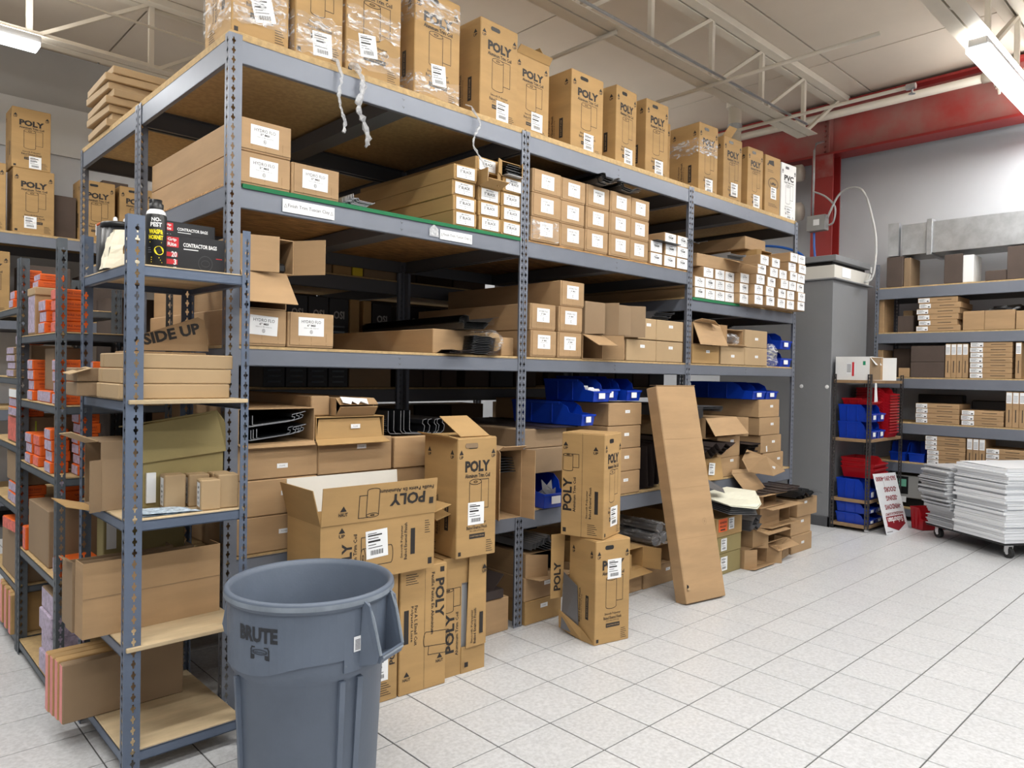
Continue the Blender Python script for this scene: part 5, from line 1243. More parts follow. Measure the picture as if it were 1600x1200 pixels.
carton('big plain brown carton on the fourth tier of the slate unit', -2.150, 1.80, z, .40, .45, .27, 0, CARDD); small_box('orange carton in front of the plain brown one, fourth tier', -2.145, 1.60, z, .16, .13, .072, None, LILAC, 0, G); small_box('pink ended narrow carton left of the plain brown one', -2.160, 2.27, z, .10, .07, .12, ORANGE, PINKR, 0, G)
stack(-2.05, 2.0, z + .2715, .25, .2, .055, 3, 'dark rear pile on the brown carton, fourth tier')
z = .077
for i in range(4): small_box('lilac printed carton %s from the bottom on the lowest tier, slate unit' % ORD[i], -2.165 + .01 * (i % 2), 1.66, z + .098 * i, .14, .24, .097, LILAC if i < 3 else CARDD, LILAC, 0, G)
# third unit, cut by the picture edge
z = 1.837
stack(-2.150, 2.46, z, .09, .12, .048, 4, 'top of the unit at the left edge'); stack(-2.165, 2.62, z, .09, .13, .046, 2, 'second pile on top at the left edge')
z = 1.457
stack(-2.160, 2.45, z + .175, .11, .12, .050, 2, 'second tier of the unit at the left edge'); carton('brown carton panel on the second tier at the left edge', -2.11, 2.44, z, .20, .30, .172, 0, CARDD); stack(-2.170, 2.56, z, .055, .22, .040, 4, 'lilac column on the second tier at the left edge', LILAC, CARDD)
z = 1.092
stack(-2.165, 2.46, z + .151, .12, .30, .048, 2, 'third tier of the unit at the left edge'); small_box('pale carton with white label on the orange pair at the left edge', -2.165, 2.46, z + .2505, .12, .26, .05, CARDL, PAPER, 0, G)
t = carton('brown carton with lime tape on the third tier at the left edge', -2.150, 2.44, z, .22, .40, .150, 0, CARDD); obj('tape', MB().box(.06, -.0014, .01, .066, -.0004, .13), LIME, t); obj('end_face', MB().box(-.0015, .01, .01, -.0004, .39, .14), PINKR, t)
z = .762
carton('dark brown carton on the fourth tier at the left edge', -2.150, 2.46, z + .112, .30, .40, .165, 0, CARDD); stack(-2.160, 2.45, z, .12, .34, .054, 2, 'fourth tier of the unit at the left edge')
z = .347
carton('plain brown carton on the fifth tier at the left edge', -2.155, 2.46, z, .30, .5, .26, 0, CARDD); small_box('open orange carton on the plain brown one at the left edge', -2.155, 2.48, z + .2615, .13, .30, .065, None, PINKR, 5, G)
z = .077
for i in range(6): small_box('pink ended slab carton standing on the lowest tier, %s from the right' % ORD[i], -2.190 + .01 * (i % 2), 2.475 + .062 * i, z, .30, .058, .215 + .004 * (i % 3), CARDP, PINK, 0, 'pink ended slab cartons')

# first unit (blue grey); everything on it is moved together with the unit afterwards
U1_BEFORE = set(COL.objects)
z = 1.904
t = thing('black_bucket', 'black plastic bucket at the back of the blue grey unit', 'bucket', (-1.985, 1.318, z)); t.scale = (.86, .86, .98)
obj('body', MB().lathe([(0, 0), (.085, 0), (.095, .02), (.078, .205), (.0, .205)], 28), BLK, t, smooth=True); obj('rim', MB().lathe([(.078, .20), (.084, .202), (.084, .218), (.076, .222), (.0, .222)], 28), BLK, t, smooth=True)
for dx in (-.02, .025): obj('peg', MB().lathe([(.0, .222), (.012, .222), (.009, .245), (0, .25)], 8), PAPER, t, (dx, .0, 0))
# crumpled cream moulding with a diamond hole
t = thing('foam_packing', 'crumpled cream foam packing with a diamond hole on the blue unit', 'packing', (-2.098, 1.08, z))
def sheet(mb, A, B, C, D, nx, ny, hole=None, amp=.004, seed=1):
    rnd = random.Random(seed); A, B, C, D = map(Vector, (A, B, C, D)); vs = []
    for j in range(ny + 1):
        for i in range(nx + 1):
            u, v = i / nx, j / ny; p_ = (A * (1 - u) + B * u) * (1 - v) + (D * (1 - u) + C * u) * v
            vs.append(p_ + Vector((rnd.uniform(-amp, amp), rnd.uniform(-amp, amp), rnd.uniform(-amp, amp) * (0 < j < ny))))
    fs = []
    for j in range(ny):
        for i in range(nx):
            if hole and hole(i, j): continue
            k = j * (nx + 1) + i; fs.append((k, k + 1, k + nx + 2, k + nx + 1))
    mb.add(vs, fs)
b = MB(); hl = lambda i, j: abs(i - 3.5) + abs(j - 3.5) * 1.0 < 2.2
sheet(b, (.0, .0, 0), (.20, -.06, 0), (.19, -.02, .165), (.045, .05, .160), 8, 8, hl); sheet(b, (.0, .0, 0), (-.0, .09, 0), (.03, .09, .13), (.045, .05, .160), 4, 6, None, .004, 2); sheet(b, (.045, .05, .160), (.19, -.02, .165), (.20, .09, .14), (.05, .10, .135), 6, 5, None, .007, 3)
obj('shell', b, CREAM, t); obj('paper_lining', MB().plate([(.035, .03, .03), (.16, -.010, .03), (.165, .0, .14), (.05, .05, .14)], (.3, 1, 0), .003), CARDP, t)
# spray can
t = thing('spray_can', 'black spray can with yellow wasp and hornet print', 'spray can', (-1.972, .900, z)); t.scale = (1.12, 1.12, 1.06)
obj('body', MB().lathe([(0, 0), (.031, 0), (.033, .003), (.033, .178), (.030, .186)], 32), BLK, t, smooth=True); obj('shoulder', MB().lathe([(.031, .184), (.029, .194), (.019, .206), (.0, .206)], 28), FIXT, t, smooth=True)
obj('cap', MB().lathe([(.022, .203), (.023, .222), (.018, .226), (.018, .238), (0, .240)], 24), BLK, t, smooth=True); obj('nozzle', MB().cbox(-.022, -.008, .222, .004, .008, .240, .003), BLK, t)
def on_can(p, a, r, name, m):
    q = MB(); q.f = list(p.f); q.mi = list(p.mi); q.v = [(r * cos(a + x / r), r * sin(a + x / r), zz) for x, _, zz in p.v]; return obj(name, q, m, t)
ac = math.atan2(-3.07, -.95)
on_can(PR().txt('NO-', 0, .164, .030, .014, .04), ac, .0337, 'brand_print', WHITEI); on_can(PR().txt('PEST', 0, .146, .036, .016, .04), ac, .0337, 'brand_print', WHITEI)
on_can(PR().txt('WASP&', 0, .121, .046, .017, .05), ac, .0337, 'yellow_print', YELLOW); on_can(PR().txt('HORNET', 0, .101, .046, .016, .05), ac, .0337, 'yellow_print', YELLOW)
on_can(PR().rect(-.020, .082, .018, .085), ac, .0337, 'yellow_line', YELLOW)
q = PR(); q.poly([(.010 + .016 * cos(i * pi / 8), .055 + .016 * sin(i * pi / 8)) for i in range(16)]); on_can(q, ac, .0337, 'yellow_disc', YELLOW); q = PR(); small_print(q, -.026, .046, .012, 3, .008); on_can(q, ac, .0337, 'small_print', INKG); q = PR(); small_print(q, -.015, .012, .035, 3, .008); on_can(q, ac, .0337, 'small_print', YELLOW); q = PR(); q.ell(.010, .055, .007, .004, .002, n=10).line([(.004, .048), (.018, .060)], .002); on_can(q, ac, .0341, 'insect_mark', INK)
# bags boxes
def bags(label, x, y, z, rz):
    t = thing('bag_carton', label, 'box', (x, y, z), rad(rz), 'black boxes of contractor bags')
    obj('body', MB().cbox(0, 0, 0, .240, .14, .112, .003), BLACKBOX, t)
    obj('heading', PR().txt('CONTRACTOR BAGS', .145, .083, .125, .013, .03), WHITEI, t, (0, -.0008, 0)); obj('subheading', PR().rect(.084, .068, .138, .071), WHITEI, t, (0, -.0008, 0))
    q = PR().rect(.018, .072, .066, .104); obj('logo_patch', q, REDI, t, (0, -.0008, 0)); q = PR().txt('Grip', .042, .095, .032, .012, .03).txt('Rite', .042, .081, .032, .012, .03); obj('logo_print', q, WHITEI, t, (0, -.0014, 0))
    q = PR().rect(.006, .042, .062, .056).rect(.006, .018, .062, .034); obj('red_band', q, REDI, t, (0, -.0008, 0)); q = PR().txt('20', .050, .050, .020, .018, .03).txt('3', .053, .026, .010, .018, .03).txt('42', .052, .006, .016, .010, .03); obj('figures', q, WHITEI, t, (0, -.0014, 0))
    q = PR().ell(.165, .030, .026, .024, .003, n=18); q.ell(.165, .030, .016, .010, .002, n=14); obj('faint_picture', q, mat('faint_grey_print', (.05, .05, .055), .5), t, (0, -.0008, 0)); obj('side_note', PR().rect(.205, .048, .228, .050), REDI, t, (0, -.0008, 0))
    return t
bags('black CONTRACTOR BAGS box at the front right of the blue unit', -1.945, .940, z, -3).scale = (1.03, 1, 1.24)
bags('black box of bags behind the spray can, set back', -1.900, 1.13, z + .114, 0); small_box('black carton under the set back box of bags', -1.900, 1.13, z, .24, .14, .112, BLACKBOX)
t = carton('grey and orange carton behind the cream packing', -1.985 - .06, 1.375, z + .0, .28, .060, .215, 0, GREYBOX); obj('orange_top', MB().cbox(0, 0, .2155, .12, .060, .225, .002), ORANGE, t); obj('white_mark', PR().txt('paint tray', .22, .18, .06, .012, .02), WHITEI, t, (0, -.0008, 0))
z = 1.404
G2 = 'long pale flat cartons in the blue grey unit'
for i in range(3):
    carton('long pale flat carton, %s of the three stacked in the blue unit' % ['bottom', 'middle', 'top'][i], -2.105 + .006 * i, .872, z + .0575 * i, .410, .24, .0565, 0, CARDL, G2)
    carton('second pale flat carton just behind, %s layer, blue unit' % ['bottom', 'middle', 'top'][i], -2.105 + .006 * i, 1.116, z + .0575 * i, .395, .05, .0565, 0, CARDL, G2)
t = carton('half open brown carton printed SIDE UP behind the flat cartons', -1.985, 1.175, z, .31, .20, .185, 0, CARD)
o = obj('tilted_lid', MB().plate([(.0, .002, .188), (.318, .002, .192), (.300, .002, .325), (.270, .002, .338), (.05, .002, .255)], (0, -1, 0), .004), CARD, t); p = PR().txt('SIDE UP', .165, .262, .235, .048, .04, 15); obj('lid_print', p, INK, o, (0, -.0030, 0))
p = PR(); arrow(p, .270, .150, .8); arrow(p, .290, .150, .8); obj('arrows', p, INK, t, (0, -.0009, 0))
for i in range(2): carton('grey brown flat carton, %s of two at the left end of the blue unit' % ['lower', 'upper'][i], -2.160, 1.22, z + .058 * i, .165, .18, .055, 0, CARDD)
t = thing('carton_flap', 'bent pale flap sticking out at the left of the blue unit', 'carton flap', (-2.165, 1.19, z + .085)); obj('flap', MB().plate([(-.03, 0, .0), (.05, 0, .025), (.05, .10, .03), (-.03, .10, .005)], (0, 0, 1), .003), CARDL, t)
small_box('orange carton behind the grey brown flat cartons, blue unit', -2.06, 1.402, z, .20, .04, .14, ORANGE, LILAC, 0, G)
z = .962
t = open_top('big olive carton with bulging lid in the blue unit', -1.962, 1.06, z, .318, .33, .235, [], 0, CARDO)
o = obj('lid', MB().plate([(-.008, -.012, .180), (.326, -.012, .210), (.322, -.012, .330), (.29, .0, .375), (.05, .0, .345), (-.01, -.01, .330)], (0, 1, 0), .05), CARDO, t); obj('lid_top', MB().plate([(-.01, .0, .335), (.05, .0, .345), (.29, .0, .378), (.322, .0, .335), (.32, .33, .30), (-.0, .33, .30)], (0, 0, 1), .006), CARDO, t); obj('label', MB().box(.010, -.0135, .02, .045, -.002, .14), PAPER, t)
t = open_front('open brown carton with flaps facing the left aisle, blue unit', -2.10, 1.30, z, .24, .13, .27, [], 0, CARDD)
t.rotation_euler = (0, 0, rad(-90)); t.location = (-2.105, 1.33, z); 
flap(t, (.0, 0, .25), (.20, 0, .27), (0, -.8, .35), .10, CARDL, .02); flap(t, (.0, 0, .0), (.24, 0, .0), (0, -1, .28), .12, CARDP, -.01); flap(t, (.24, 0, 0), (.24, 0, .2), (.15, -.3, 0), .05, CARDD, .0)
for i, (x, y, hh) in enumerate(((-1.908, .975, .135), (-1.815, .975, .13), (-1.722, .975, .128), (-1.808, .865, .120), (-1.738, .870, .135), (-1.745, 1.0 - .11, .112), (-1.672, 1.0, .12))):
    if i == 5: continue
    t = carton('small pale carton, %s in the group at the front of the blue unit' % ORD[i], x, y, z, (.080 if i != 3 else .075) if i != 6 else .032, .075, hh, -5 if i < 3 else -8, CARDL, 'small pale cartons in the blue unit')
    if i in (0, 1, 3): put_label(t, 'strip', .018, hh * .10, face='left', scale=.72) if False else obj('number_strip', PR().rect(.012, .012, .06, hh - .012), PAPER, t, (-.0008, .072, 0), rad(-90))
    if i in (0, 1, 3):
        q = PR(); [q.txt(str((k * 37 + i) % 90 + 10), .036, .026 + k * .021, .022, .012, .02, res=1) for k in range(4)]; obj('numbers', q, INK, t, (-.0014, .072, 0), rad(-90))
t = thing('bubble_wrap', 'folded blue white bubble wrap sheet lying on the blue unit', 'bubble wrap', (-2.02, .86, z)); b = MB(); sheet(b, (0, 0, .002), (.22, -.0, .002), (.15, .11, .003), (0, .11, .004), 10, 6, None, .0025, 5); sheet(b, (0, .0, .012), (.21, .0, .004), (.15, .11, .010), (0, .11, .016), 10, 6, None, .003, 6); obj('sheet', b, BUBBLE, t)
z = .496
G = 'opened brown trays in the blue unit'
t = open_top('front brown tray carton overhanging the blue unit shelf', -2.180, 1.02, z, .520, .10, .285, [], 2, CARD, G, low=.23); obj('inner_step', MB().box(.0, -.002, .150, .52, -.0005, .152), CARDD, t)
open_top('second brown tray carton behind the front one, blue unit', -2.190, 1.13, z, .46, .09, .27, [('left', .03, 150, .0)], 2, CARDD, G, low=.2); open_top('third brown tray carton at the back, blue unit', -2.185, 1.23, z, .40, .08, .26, [], 1, CARDD, G, low=.2)
t = carton('olive carton with a white label behind the brown trays', -2.035, 1.325, z, .33, .10, .40, 0, CARDO); obj('label', MB().box(.012, -.0014, .26, .05, -.0004, .38), PAPER, t)
z = .107
for i in range(4): small_box('pink ended slab carton on the lowest blue unit shelf, %s from the front' % ORD[i], -2.200 - .006 * i, 1.225 + .052 * i, z, .46, .050, .235 if i == 0 else .24, CARDD if i == 0 else CARDP, PINK, 0, 'pink ended slab cartons')
for o in set(COL.objects) - U1_BEFORE:
    if not o.parent: o.location.x -= .034; o.location.y -= .120
t = thing('blue_panel', 'deep blue plastic sheet standing behind the blue unit', 'panel', (-1.686, 1.42, 0)); obj('sheet', MB().cbox(0, 0, 0, .018, .40, .48, .004), BIN_BLUE, t)

# ================================================================ GOODS BEHIND: rear row, far rack
def osi(label, x, y, z, w_, h_):
    t = carton(label, x, y, z, w_, .35, h_, 0, BLACKBOX, 'black sealant cartons in the rear row')
    obj('lettering', PR().txt('OSI', w_ / 2, h_ * .62, w_ * .55, h_ * .18, .03), mat('dim_white_print', (.40, .40, .40), .6), t, (0, -.0009, 0))
    q = PR(); [q.rect(w_ * .2, h_ * (.1 + .12 * k), w_ * .8, h_ * (.14 + .12 * k)) for k in range(3)]; obj('bars', q, mat('dim_blue_grey_print', (.10, .12, .14), .6), t, (0, -.0009, 0))
for j in range(2):
    for i in range(4): osi('black sealant carton lettered OSI, %s from left, %s layer, rear row' % (ORD[i], ['lower', 'upper'][j]), -.915 + .152 * i, Y2 + .03, 1.4085 + .302 * j, .148, .300)
carton('brown carton under the right hand black sealant cartons, rear row', -.300, Y2 + .03, 1.4085, .34, .3, .30, 0, CARDD); 
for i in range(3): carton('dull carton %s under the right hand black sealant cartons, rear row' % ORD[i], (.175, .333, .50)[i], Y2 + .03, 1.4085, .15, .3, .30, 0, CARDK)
t = carton('brown upright carton right of the black sealant cartons', -.300, Y2 + .03, 1.7105, .075, .3, .30, 0, CARDP); carton('second brown upright carton right of the black sealant cartons', -.195, Y2 + .03, 1.7105, .065, .3, .30, 0, CARDP)
for i in range(3): osi('black sealant carton lettered OSI, %s after the brown upright ones' % ORD[i], (-.120, .175, .333)[i], Y2 + .03, 1.7105, .155, .29)
for i, (x, w_, h_, m) in enumerate(((-.66, .10, .075, CARDW), (-.545, .045, .09, CARDP), (-.49, .05, .085, CARDD), (-.43, .14, .085, CARDP), (-.28, .08, .07, LABELY), (-.19, .27, .07, CARDD))):
    carton(['white carton', 'narrow golden carton', 'narrow brown carton', 'golden carton', 'yellow topped carton', 'long brown carton'][i] + ' on the rear row shelf seen under the second shelf', x, Y2 + .035, 2.1735, w_, .3, h_, 0, m)
for tier, (zt, hh) in enumerate(((1.4085, .56), (.8135, .42), (2.1735, .62))):  # added fillers that block the bright wall behind the rack
    for i in range(13):
        x = -1.58 + .40 * i
        if tier == 2 and i < 3: continue
        if not any(a - .06 < x + .38 and x < a + .06 for a in (.114, 1.882)) and x < 3.2: carton('filler carton %s added to darken the very back of the rear row, %s tier' % (ORD[i % 11] if i < 11 else 'further', ['middle', 'lower', 'upper'][tier]), x, Y3 - .42, zt, .38, .34, hh, 0, [CARDK, CARDD][i % 2] if tier < 2 else CARDK, 'dark cartons in the rear row')
rnd = random.Random(3)
for tier, (zt, hmax) in enumerate(((.8135, .30), (.1335, .34))):
    x = -1.60; i = 0
    while x < 3.3:
        w_ = rnd.choice((.22, .28, .34)); 
        if not any(a - .07 < x + w_ and x < a + .07 for a in (.114, 1.882)):
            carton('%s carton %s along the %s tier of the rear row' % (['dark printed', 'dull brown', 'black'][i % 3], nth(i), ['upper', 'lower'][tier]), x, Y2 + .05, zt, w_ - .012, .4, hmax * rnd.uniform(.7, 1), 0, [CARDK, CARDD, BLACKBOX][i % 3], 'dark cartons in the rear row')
            i += 1
        x += w_
x = .75; i = 0
while x < 3.2:
    if not (1.80 < x + .25 and x < 1.96): carton('dark carton %s in the rear row behind the six inch cartons' % ORD[i], x, Y2 + .05, 1.4085, .25, .4, .24, 0, [CARDK, BLACKBOX][i % 2], 'dark cartons in the rear row'); i += 1
    x += .27
G = 'coil cartons on the distant rack'
zf = 2.768
poly_box('POLY carton on the distant rack, lower of the two stacked', -1.632, 6.03, zf, .335, .30, .605, 0, (.42, .08), G, hole=False); poly_box('POLY carton on the distant rack, upper of the two stacked', -1.645, 6.03, zf + .6055, .315, .30, .565, 0, (.60, .02), G, hole=False)
poly_box('POLY carton on the distant rack cut off by the left picture edge', -2.02, 6.03, zf, .335, .30, .62, 0, (.6, .1), G, hole=False); poly_box('POLY carton on the distant rack, seen past the rear rack post', -1.075, 6.03, zf, .31, .30, .60, 0, (.6, .1), G); poly_box('POLY carton on the distant rack, rightmost one partly hidden', -.72, 6.03, zf, .31, .30, .60, 0, (.6, .1), G)
carton('dark brown carton standing behind the rightmost distant POLY carton', -.80, 6.36, zf, .25, .2, .70, 0, CARDK); carton('dark carton between the POLY cartons on the distant rack', -1.29, 6.12, zf, .20, .30, .42, 0, CARDK)
poly_box('POLY carton on the second tier of the distant rack at the left edge', -1.98, 6.03, 1.973, .33, .30, .60, 0, None, G, hole=False); carton('dark carton on the second tier of the distant rack', -1.55, 6.05, 1.973, .4, .4, .5, 0, CARDK); carton('second dark carton on the second tier of the distant rack', -1.05, 6.05, 1.973, .4, .4, .45, 0, CARDK)

# ================================================================ RIGHT HAND SIDE
XF = 5.612
def rbox(label, y0, y1, z, h_, d_=.40, m=None, group=None, lab=None, off=0, cat='carton', name='flat_carton'):
    """carton on the right hand shelves: its face looks along -x, y0 is the end nearer the column"""
    t = thing(name, label, cat, (XF + off, y0, z), rad(-90), group)
    link('body', body_mesh(y0 - y1, d_, h_, m or CARD), t)
    if lab == 'end': put_label(t, 'flat', .006, h_ * .5 - .022 * min(1, h_ / .050), scale=min(1, h_ / .050))
    if lab == 'top': 
        a = put_label(t, 'flat', .042, h_ - .10, tilt=-90) if False else obj('label', PR().rect(.004, h_ - .115, y0 - y1 - .004, h_ - .008), PAPER, t, (0, -.0008, 0)); q = PR(); [q.rect(.008, h_ - .10 + .014 * k, y0 - y1 - .010, h_ - .096 + .014 * k) for k in range(5)]; obj('label_print', q, INKG, t, (0, -.0014, 0))
    if lab: obj('print', PR().rect((y0 - y1) * .5, h_ * .45, (y0 - y1) * .85, h_ * .55) if lab == 'end' else PR().rect((y0 - y1) * .45, h_ * .15, (y0 - y1) * .6, h_ * .5), INK, t, (0, -.0008, 0))
    return t
G = 'flat cartons with white end labels on the right hand shelves'
for i in range(6): rbox('flat labelled carton %s from the bottom, second shelf from the top, right wall' % ORD[i], .555 - .012 * ((i * 2) % 3), .135 + .01 * ((i * 3) % 4), 2.046 + .0600 * i, .0588, .42, CARD, G, 'end')
for i in range(4): rbox('upright labelled carton %s from the left, third shelf, right wall' % ORD[i], .266 - .053 * i, .2155 - .053 * i, 1.556, .355, .40, CARD, G, 'top')
for i in range(7): rbox('flat labelled carton %s from the bottom, third shelf, right wall' % ORD[i], .040 + .004 * (i % 2), -.325, 1.556 + .0525 * i, .0515, .40, CARD, G, 'end')
rbox('labelled carton leaning at the right edge of the third shelf', -.352, -.402, 1.556, .36, .4, CARD, G, 'top')
for i in range(4): rbox('flat labelled carton %s from the bottom at left, fourth shelf, right wall' % ORD[i], .536 + .004 * (i % 2), .125, 1.071 + .0525 * i, .0515, .40, CARD, G, 'end')
for i in range(3): rbox('flat labelled carton %s from the bottom at right, fourth shelf, right wall' % ORD[i], .104 + .005 * (i % 2), -.266, 1.071 + .0525 * i, .0515, .40, CARD, G, 'end')
for i in range(4): rbox('upright labelled carton %s from the left, fourth shelf, right wall' % ORD[i], -.283 - .056 * i, -.337 - .056 * i, 1.071, .355, .40, CARD, G, 'top')
for i in range(6): rbox('flat labelled carton %s from the bottom at left, fifth shelf, right wall' % ORD[i], .417 + (.02 if i > 2 else 0), .060, .641 + .0498 * i, .0488, .40, CARD, G, 'end')
for i in range(3): rbox('upright labelled carton %s from the left, fifth shelf, right wall' % ORD[i], .047 - .055 * i, -.006 - .055 * i, .641, .30, .40, CARD, G, 'top')
for i in range(4): rbox('flat labelled carton %s from the bottom at right, fifth shelf, right wall' % ORD[i], -.122, -.46, .641 + .0525 * i, .0515, .40, CARD, G, 'end')
rbox('plain brown carton with clear tape, second shelf, right wall', .113, -.078, 2.046, .195, .35, CARD, None, name='cardboard_carton'); rbox('wide plain brown carton on the second shelf, right wall', -.080, -.340, 2.046, .195, .35, CARD, None, name='cardboard_carton'); rbox('brown carton at the right edge of the second shelf, right wall', -.348, -.55, 2.046, .18, .35, CARD, None, name='cardboard_carton')
rbox('dark carton behind the flat stack, second shelf, right wall', .76, .60, 2.046, .18, .3, CARDK, None, off=.06, name='cardboard_carton'); rbox('pale carton set back on the second shelf, right wall', .80, .70, 2.046, .26, .2, CARDL, None, off=.34, name='cardboard_carton')
rbox('large dark brown carton on the third shelf, right wall, upper', .599, .275, 1.722, .17, .4, CARDK, None, name='cardboard_carton'); rbox('large dark brown carton on the third shelf, right wall, lower', .599, .275, 1.556, .165, .4, CARDK, None, name='cardboard_carton'); rbox('small brown carton near the column, third shelf, right wall', .719, .61, 1.556, .10, .2, CARD, None, name='cardboard_carton'); rbox('dark brown carton set back near the column, third shelf, right wall', .86, .68, 1.556, .32, .3, CARDK, None, off=.25, name='cardboard_carton')
rbox('dark brown carton nearest the column on the top right hand shelf', .867, .70, 2.541, .33, .35, CARDK, None, name='cardboard_carton'); rbox('dark carton with a white side on the top right hand shelf', .298, .13, 2.541, .30, .3, CARDK, None, name='cardboard_carton'); rbox('low open dark carton on the top right hand shelf', -.075, -.256, 2.541, .10, .3, CARDK, None, name='cardboard_carton'); rbox('tall dark carton at the right edge of the top right hand shelf', -.261, -.46, 2.541, .325, .3, CARDK, None, name='cardboard_carton')
t = rbox('white sided carton tucked beside the dark one, top right shelf', .128, .030, 2.541, .28, .28, CARDW, None, off=.01, name='cardboard_carton'); rbox('pale sided carton beside the first dark one, top right shelf', .698, .63, 2.541, .31, .3, CARDD, None, off=.02, name='cardboard_carton')
rbox('dark carton cut by the post at the column, second shelf, right wall', .955, .90, 2.046, .40, .3, CARD, None, off=.05, name='cardboard_carton'); rbox('brown carton behind the shelf post by the column, third shelf', .955, .90, 1.556, .30, .3, CARD, None, off=.05, name='cardboard_carton')
t = thing('black_tray', 'wide black tray on the fourth right hand shelf behind the flat cartons', 'tray', (XF + .42, .65, 1.071), rad(-90)); obj('body', MB().cbox(0, 0, 0, .45, .12, .30, .01), BLK, t); t = thing('black_tray', 'second black tray on the fourth right hand shelf behind the flat cartons', 'tray', (XF + .42, .12, 1.071), rad(-90)); obj('body', MB().cbox(0, 0, 0, .38, .12, .25, .01), BLK, t)
t = thing('black_cloth', 'black plastic heap on the wide brown carton, second right shelf', 'plastic', (XF + .05, -.20, 2.2425)); b = MB(); sheet(b, (0, .10, 0), (0, -.18, 0), (.1, -.16, .06), (.1, .08, .05), 6, 4, None, .012, 8); sheet(b, (.1, .08, .05), (.1, -.16, .06), (.22, -.18, 0), (.22, .1, 0), 6, 4, None, .012, 9); obj('heap', b, BLK, t)
for i in range(2): storage_bin('dark blue bin %s on the fifth shelf near the small rack' % ['left', 'right'][i], XF + .02, .80 - .19 * i, .641, .17, .4, .20, -90, BIN_BLUE, None, False)
# machine under the lowest shelf
t = thing('equipment_case', 'grey equipment case with a pale green display below the right shelves', 'equipment', (XF + .03, .80, .146), rad(-90)); obj('body', MB().cbox(0, 0, .10, .80, .30, .34, .006), GRILLE, t); obj('display', MB().box(.06, -.002, .22, .18, -.0005, .30), SCREEN, t); obj('frame', MB().box(.03, -.001, .14, .20, -.0002, .33), BLK, t)
for k in range(3): obj('slot', MB().box(.30 + .1 * k, -.002, .19, .35 + .1 * k, -.0005, .30), BLK, t)
obj('foot', MB().box(.05, .05, 0, .75, .25, .10), BLK, t); obj('paper_tag', MB().box(.12, -.06, .06, .2, -.055, .12), PAPER, t)
# small bin rack
BX0, BX1, BY0, BY1 = 4.60, 5.50, .625, 1.01 - .012
t = thing('bin_rack', 'small dark brown rack of coloured bins beside the grey column', 'shelving', (0, 0, 0))
DK = mat('dark_brown_rack_steel', (.045, .04, .04), .5); SB = mat('brown_shelf_edge', (.30, .19, .10), .7, nscale=20, namt=.1)
for x, sx in ((BX0, 1), (BX1, -1)):
    for y, sy in ((BY0, 1), (BY1, -1)): o = link('post', post_mesh(1.545, .035, .035, .016, .016, DK, .035), t); o.location = (x, y, .03); o.scale = (sx, sy, 1); obj('foot', MB().cbox(min(x, x + sx * .035), min(y, y + sy * .035), 0, max(x, x + sx * .035), max(y, y + sy * .035), .04, .004), CHROME if (x == BX0 and y == BY0) else BLK, t)
for zt in (1.515, .925, .315, .065): obj('shelf_board', MB().cbox(BX0 + .004, BY0 + .004, zt - .03, BX1 - .004, BY1 - .004, zt, .002), SB, t)
t = open_front('white open carton with a red and black label on the small rack', 4.63, .30, 1.516, .33, .40, .235, [], -90, CARDW)
t.location = (4.62, .985, 1.516); t.rotation_euler = (0, 0, rad(-90))
for o in list(t.children): bpy.data.objects.remove(o)
b = MB(); b.box(0, 0, 0, .335, .36, .004); b.box(0, 0, .004, .335, .004, .235); b.box(0, .356, .004, .335, .36, .235); b.box(0, .004, .231, .335, .356, .235); b.box(0, .004, .004, .004, .356, .231); obj('body', b, CARDW, t)
flap(t, (.335, .0, .235), (.335, .16, .235), (.10, 0, -.14), .10, CARDW, .02); obj('brown_inside', MB().box(.005, .3, .005, .33, .355, .23), CARD, t); flap(t, (.335, .0, .0), (.335, .0, .23), (1, .9, 0), .10, CARDD, .02); flap(t, (.335, .36, .0), (.335, .36, .23), (1, .2, 0), .12, CARDW, .0)
obj('label', MB().box(.11, -.0014, .06, .20, -.0004, .17), PAPER, t); obj('red_mark', MB().box(.165, -.002, .04, .185, -.0015, .18), REDI, t); q = PR(); [q.rect(.115, .08 + .012 * k, .155, .085 + .012 * k) for k in range(7)]; obj('barcode', q, INKG, t, (0, -.002, 0)); obj('green_mark', MB().box(.27, -.0014, .15, .295, -.0004, .19), mat('green_ink', (.02, .30, .15), .5), t)
# bins: long sides look at the aisle, mouths look along the right face
def rack_bin(label, x, z, m=BIN_BLUE, y=BY1 - .02, w_=.20, d_=.32, h_=.19, card=True):
    return storage_bin(label, x, BY0 + .012, z, w_, d_, h_, 0, m, 'blue and red bins on the small rack', card)
for r, (zt, hh) in enumerate(((.926, .17), (.926 + .171, .17))):
    for c in range(2): rack_bin('blue bin on the second tier of the small rack, %s row, %s' % (['lower', 'upper'][r], ['left', 'right'][c]), 4.645 + .20 * c, zt, h_=hh, w_=.19)
for i in range(14): storage_bin('red bin in the nested pile on the small rack, %s' % (ORD[i] + ' from below' if i < 9 else ['fifth', 'fourth', 'third', 'second', 'first'][i - 9] + ' from the top'), 5.06, BY0 - .02, .926 + .030 * i, .26, .34, .12, 0, BIN_RED, 'nested red bins', False, None, .024)
storage_bin('red bin lying behind the upper blue bins on the small rack', 4.70, BY0 + .04, .926 + .343, .30, .28, .06, 0, BIN_RED, None, False)
for c in range(3): rack_bin('blue bin on the third tier of the small rack, %s' % ['left', 'middle', 'right'][c], 4.640 + .19 * c if c < 2 else 5.25, .316, h_=.20, w_=.185)
for i in range(3): storage_bin('red bin %s from below lying over the third tier blue bins' % ORD[i], 4.74, BY0 + .0, .316 + .206 + .045 * i, .36, .33, .11, 0, BIN_RED, 'red bins on the third tier', False, None, .02)
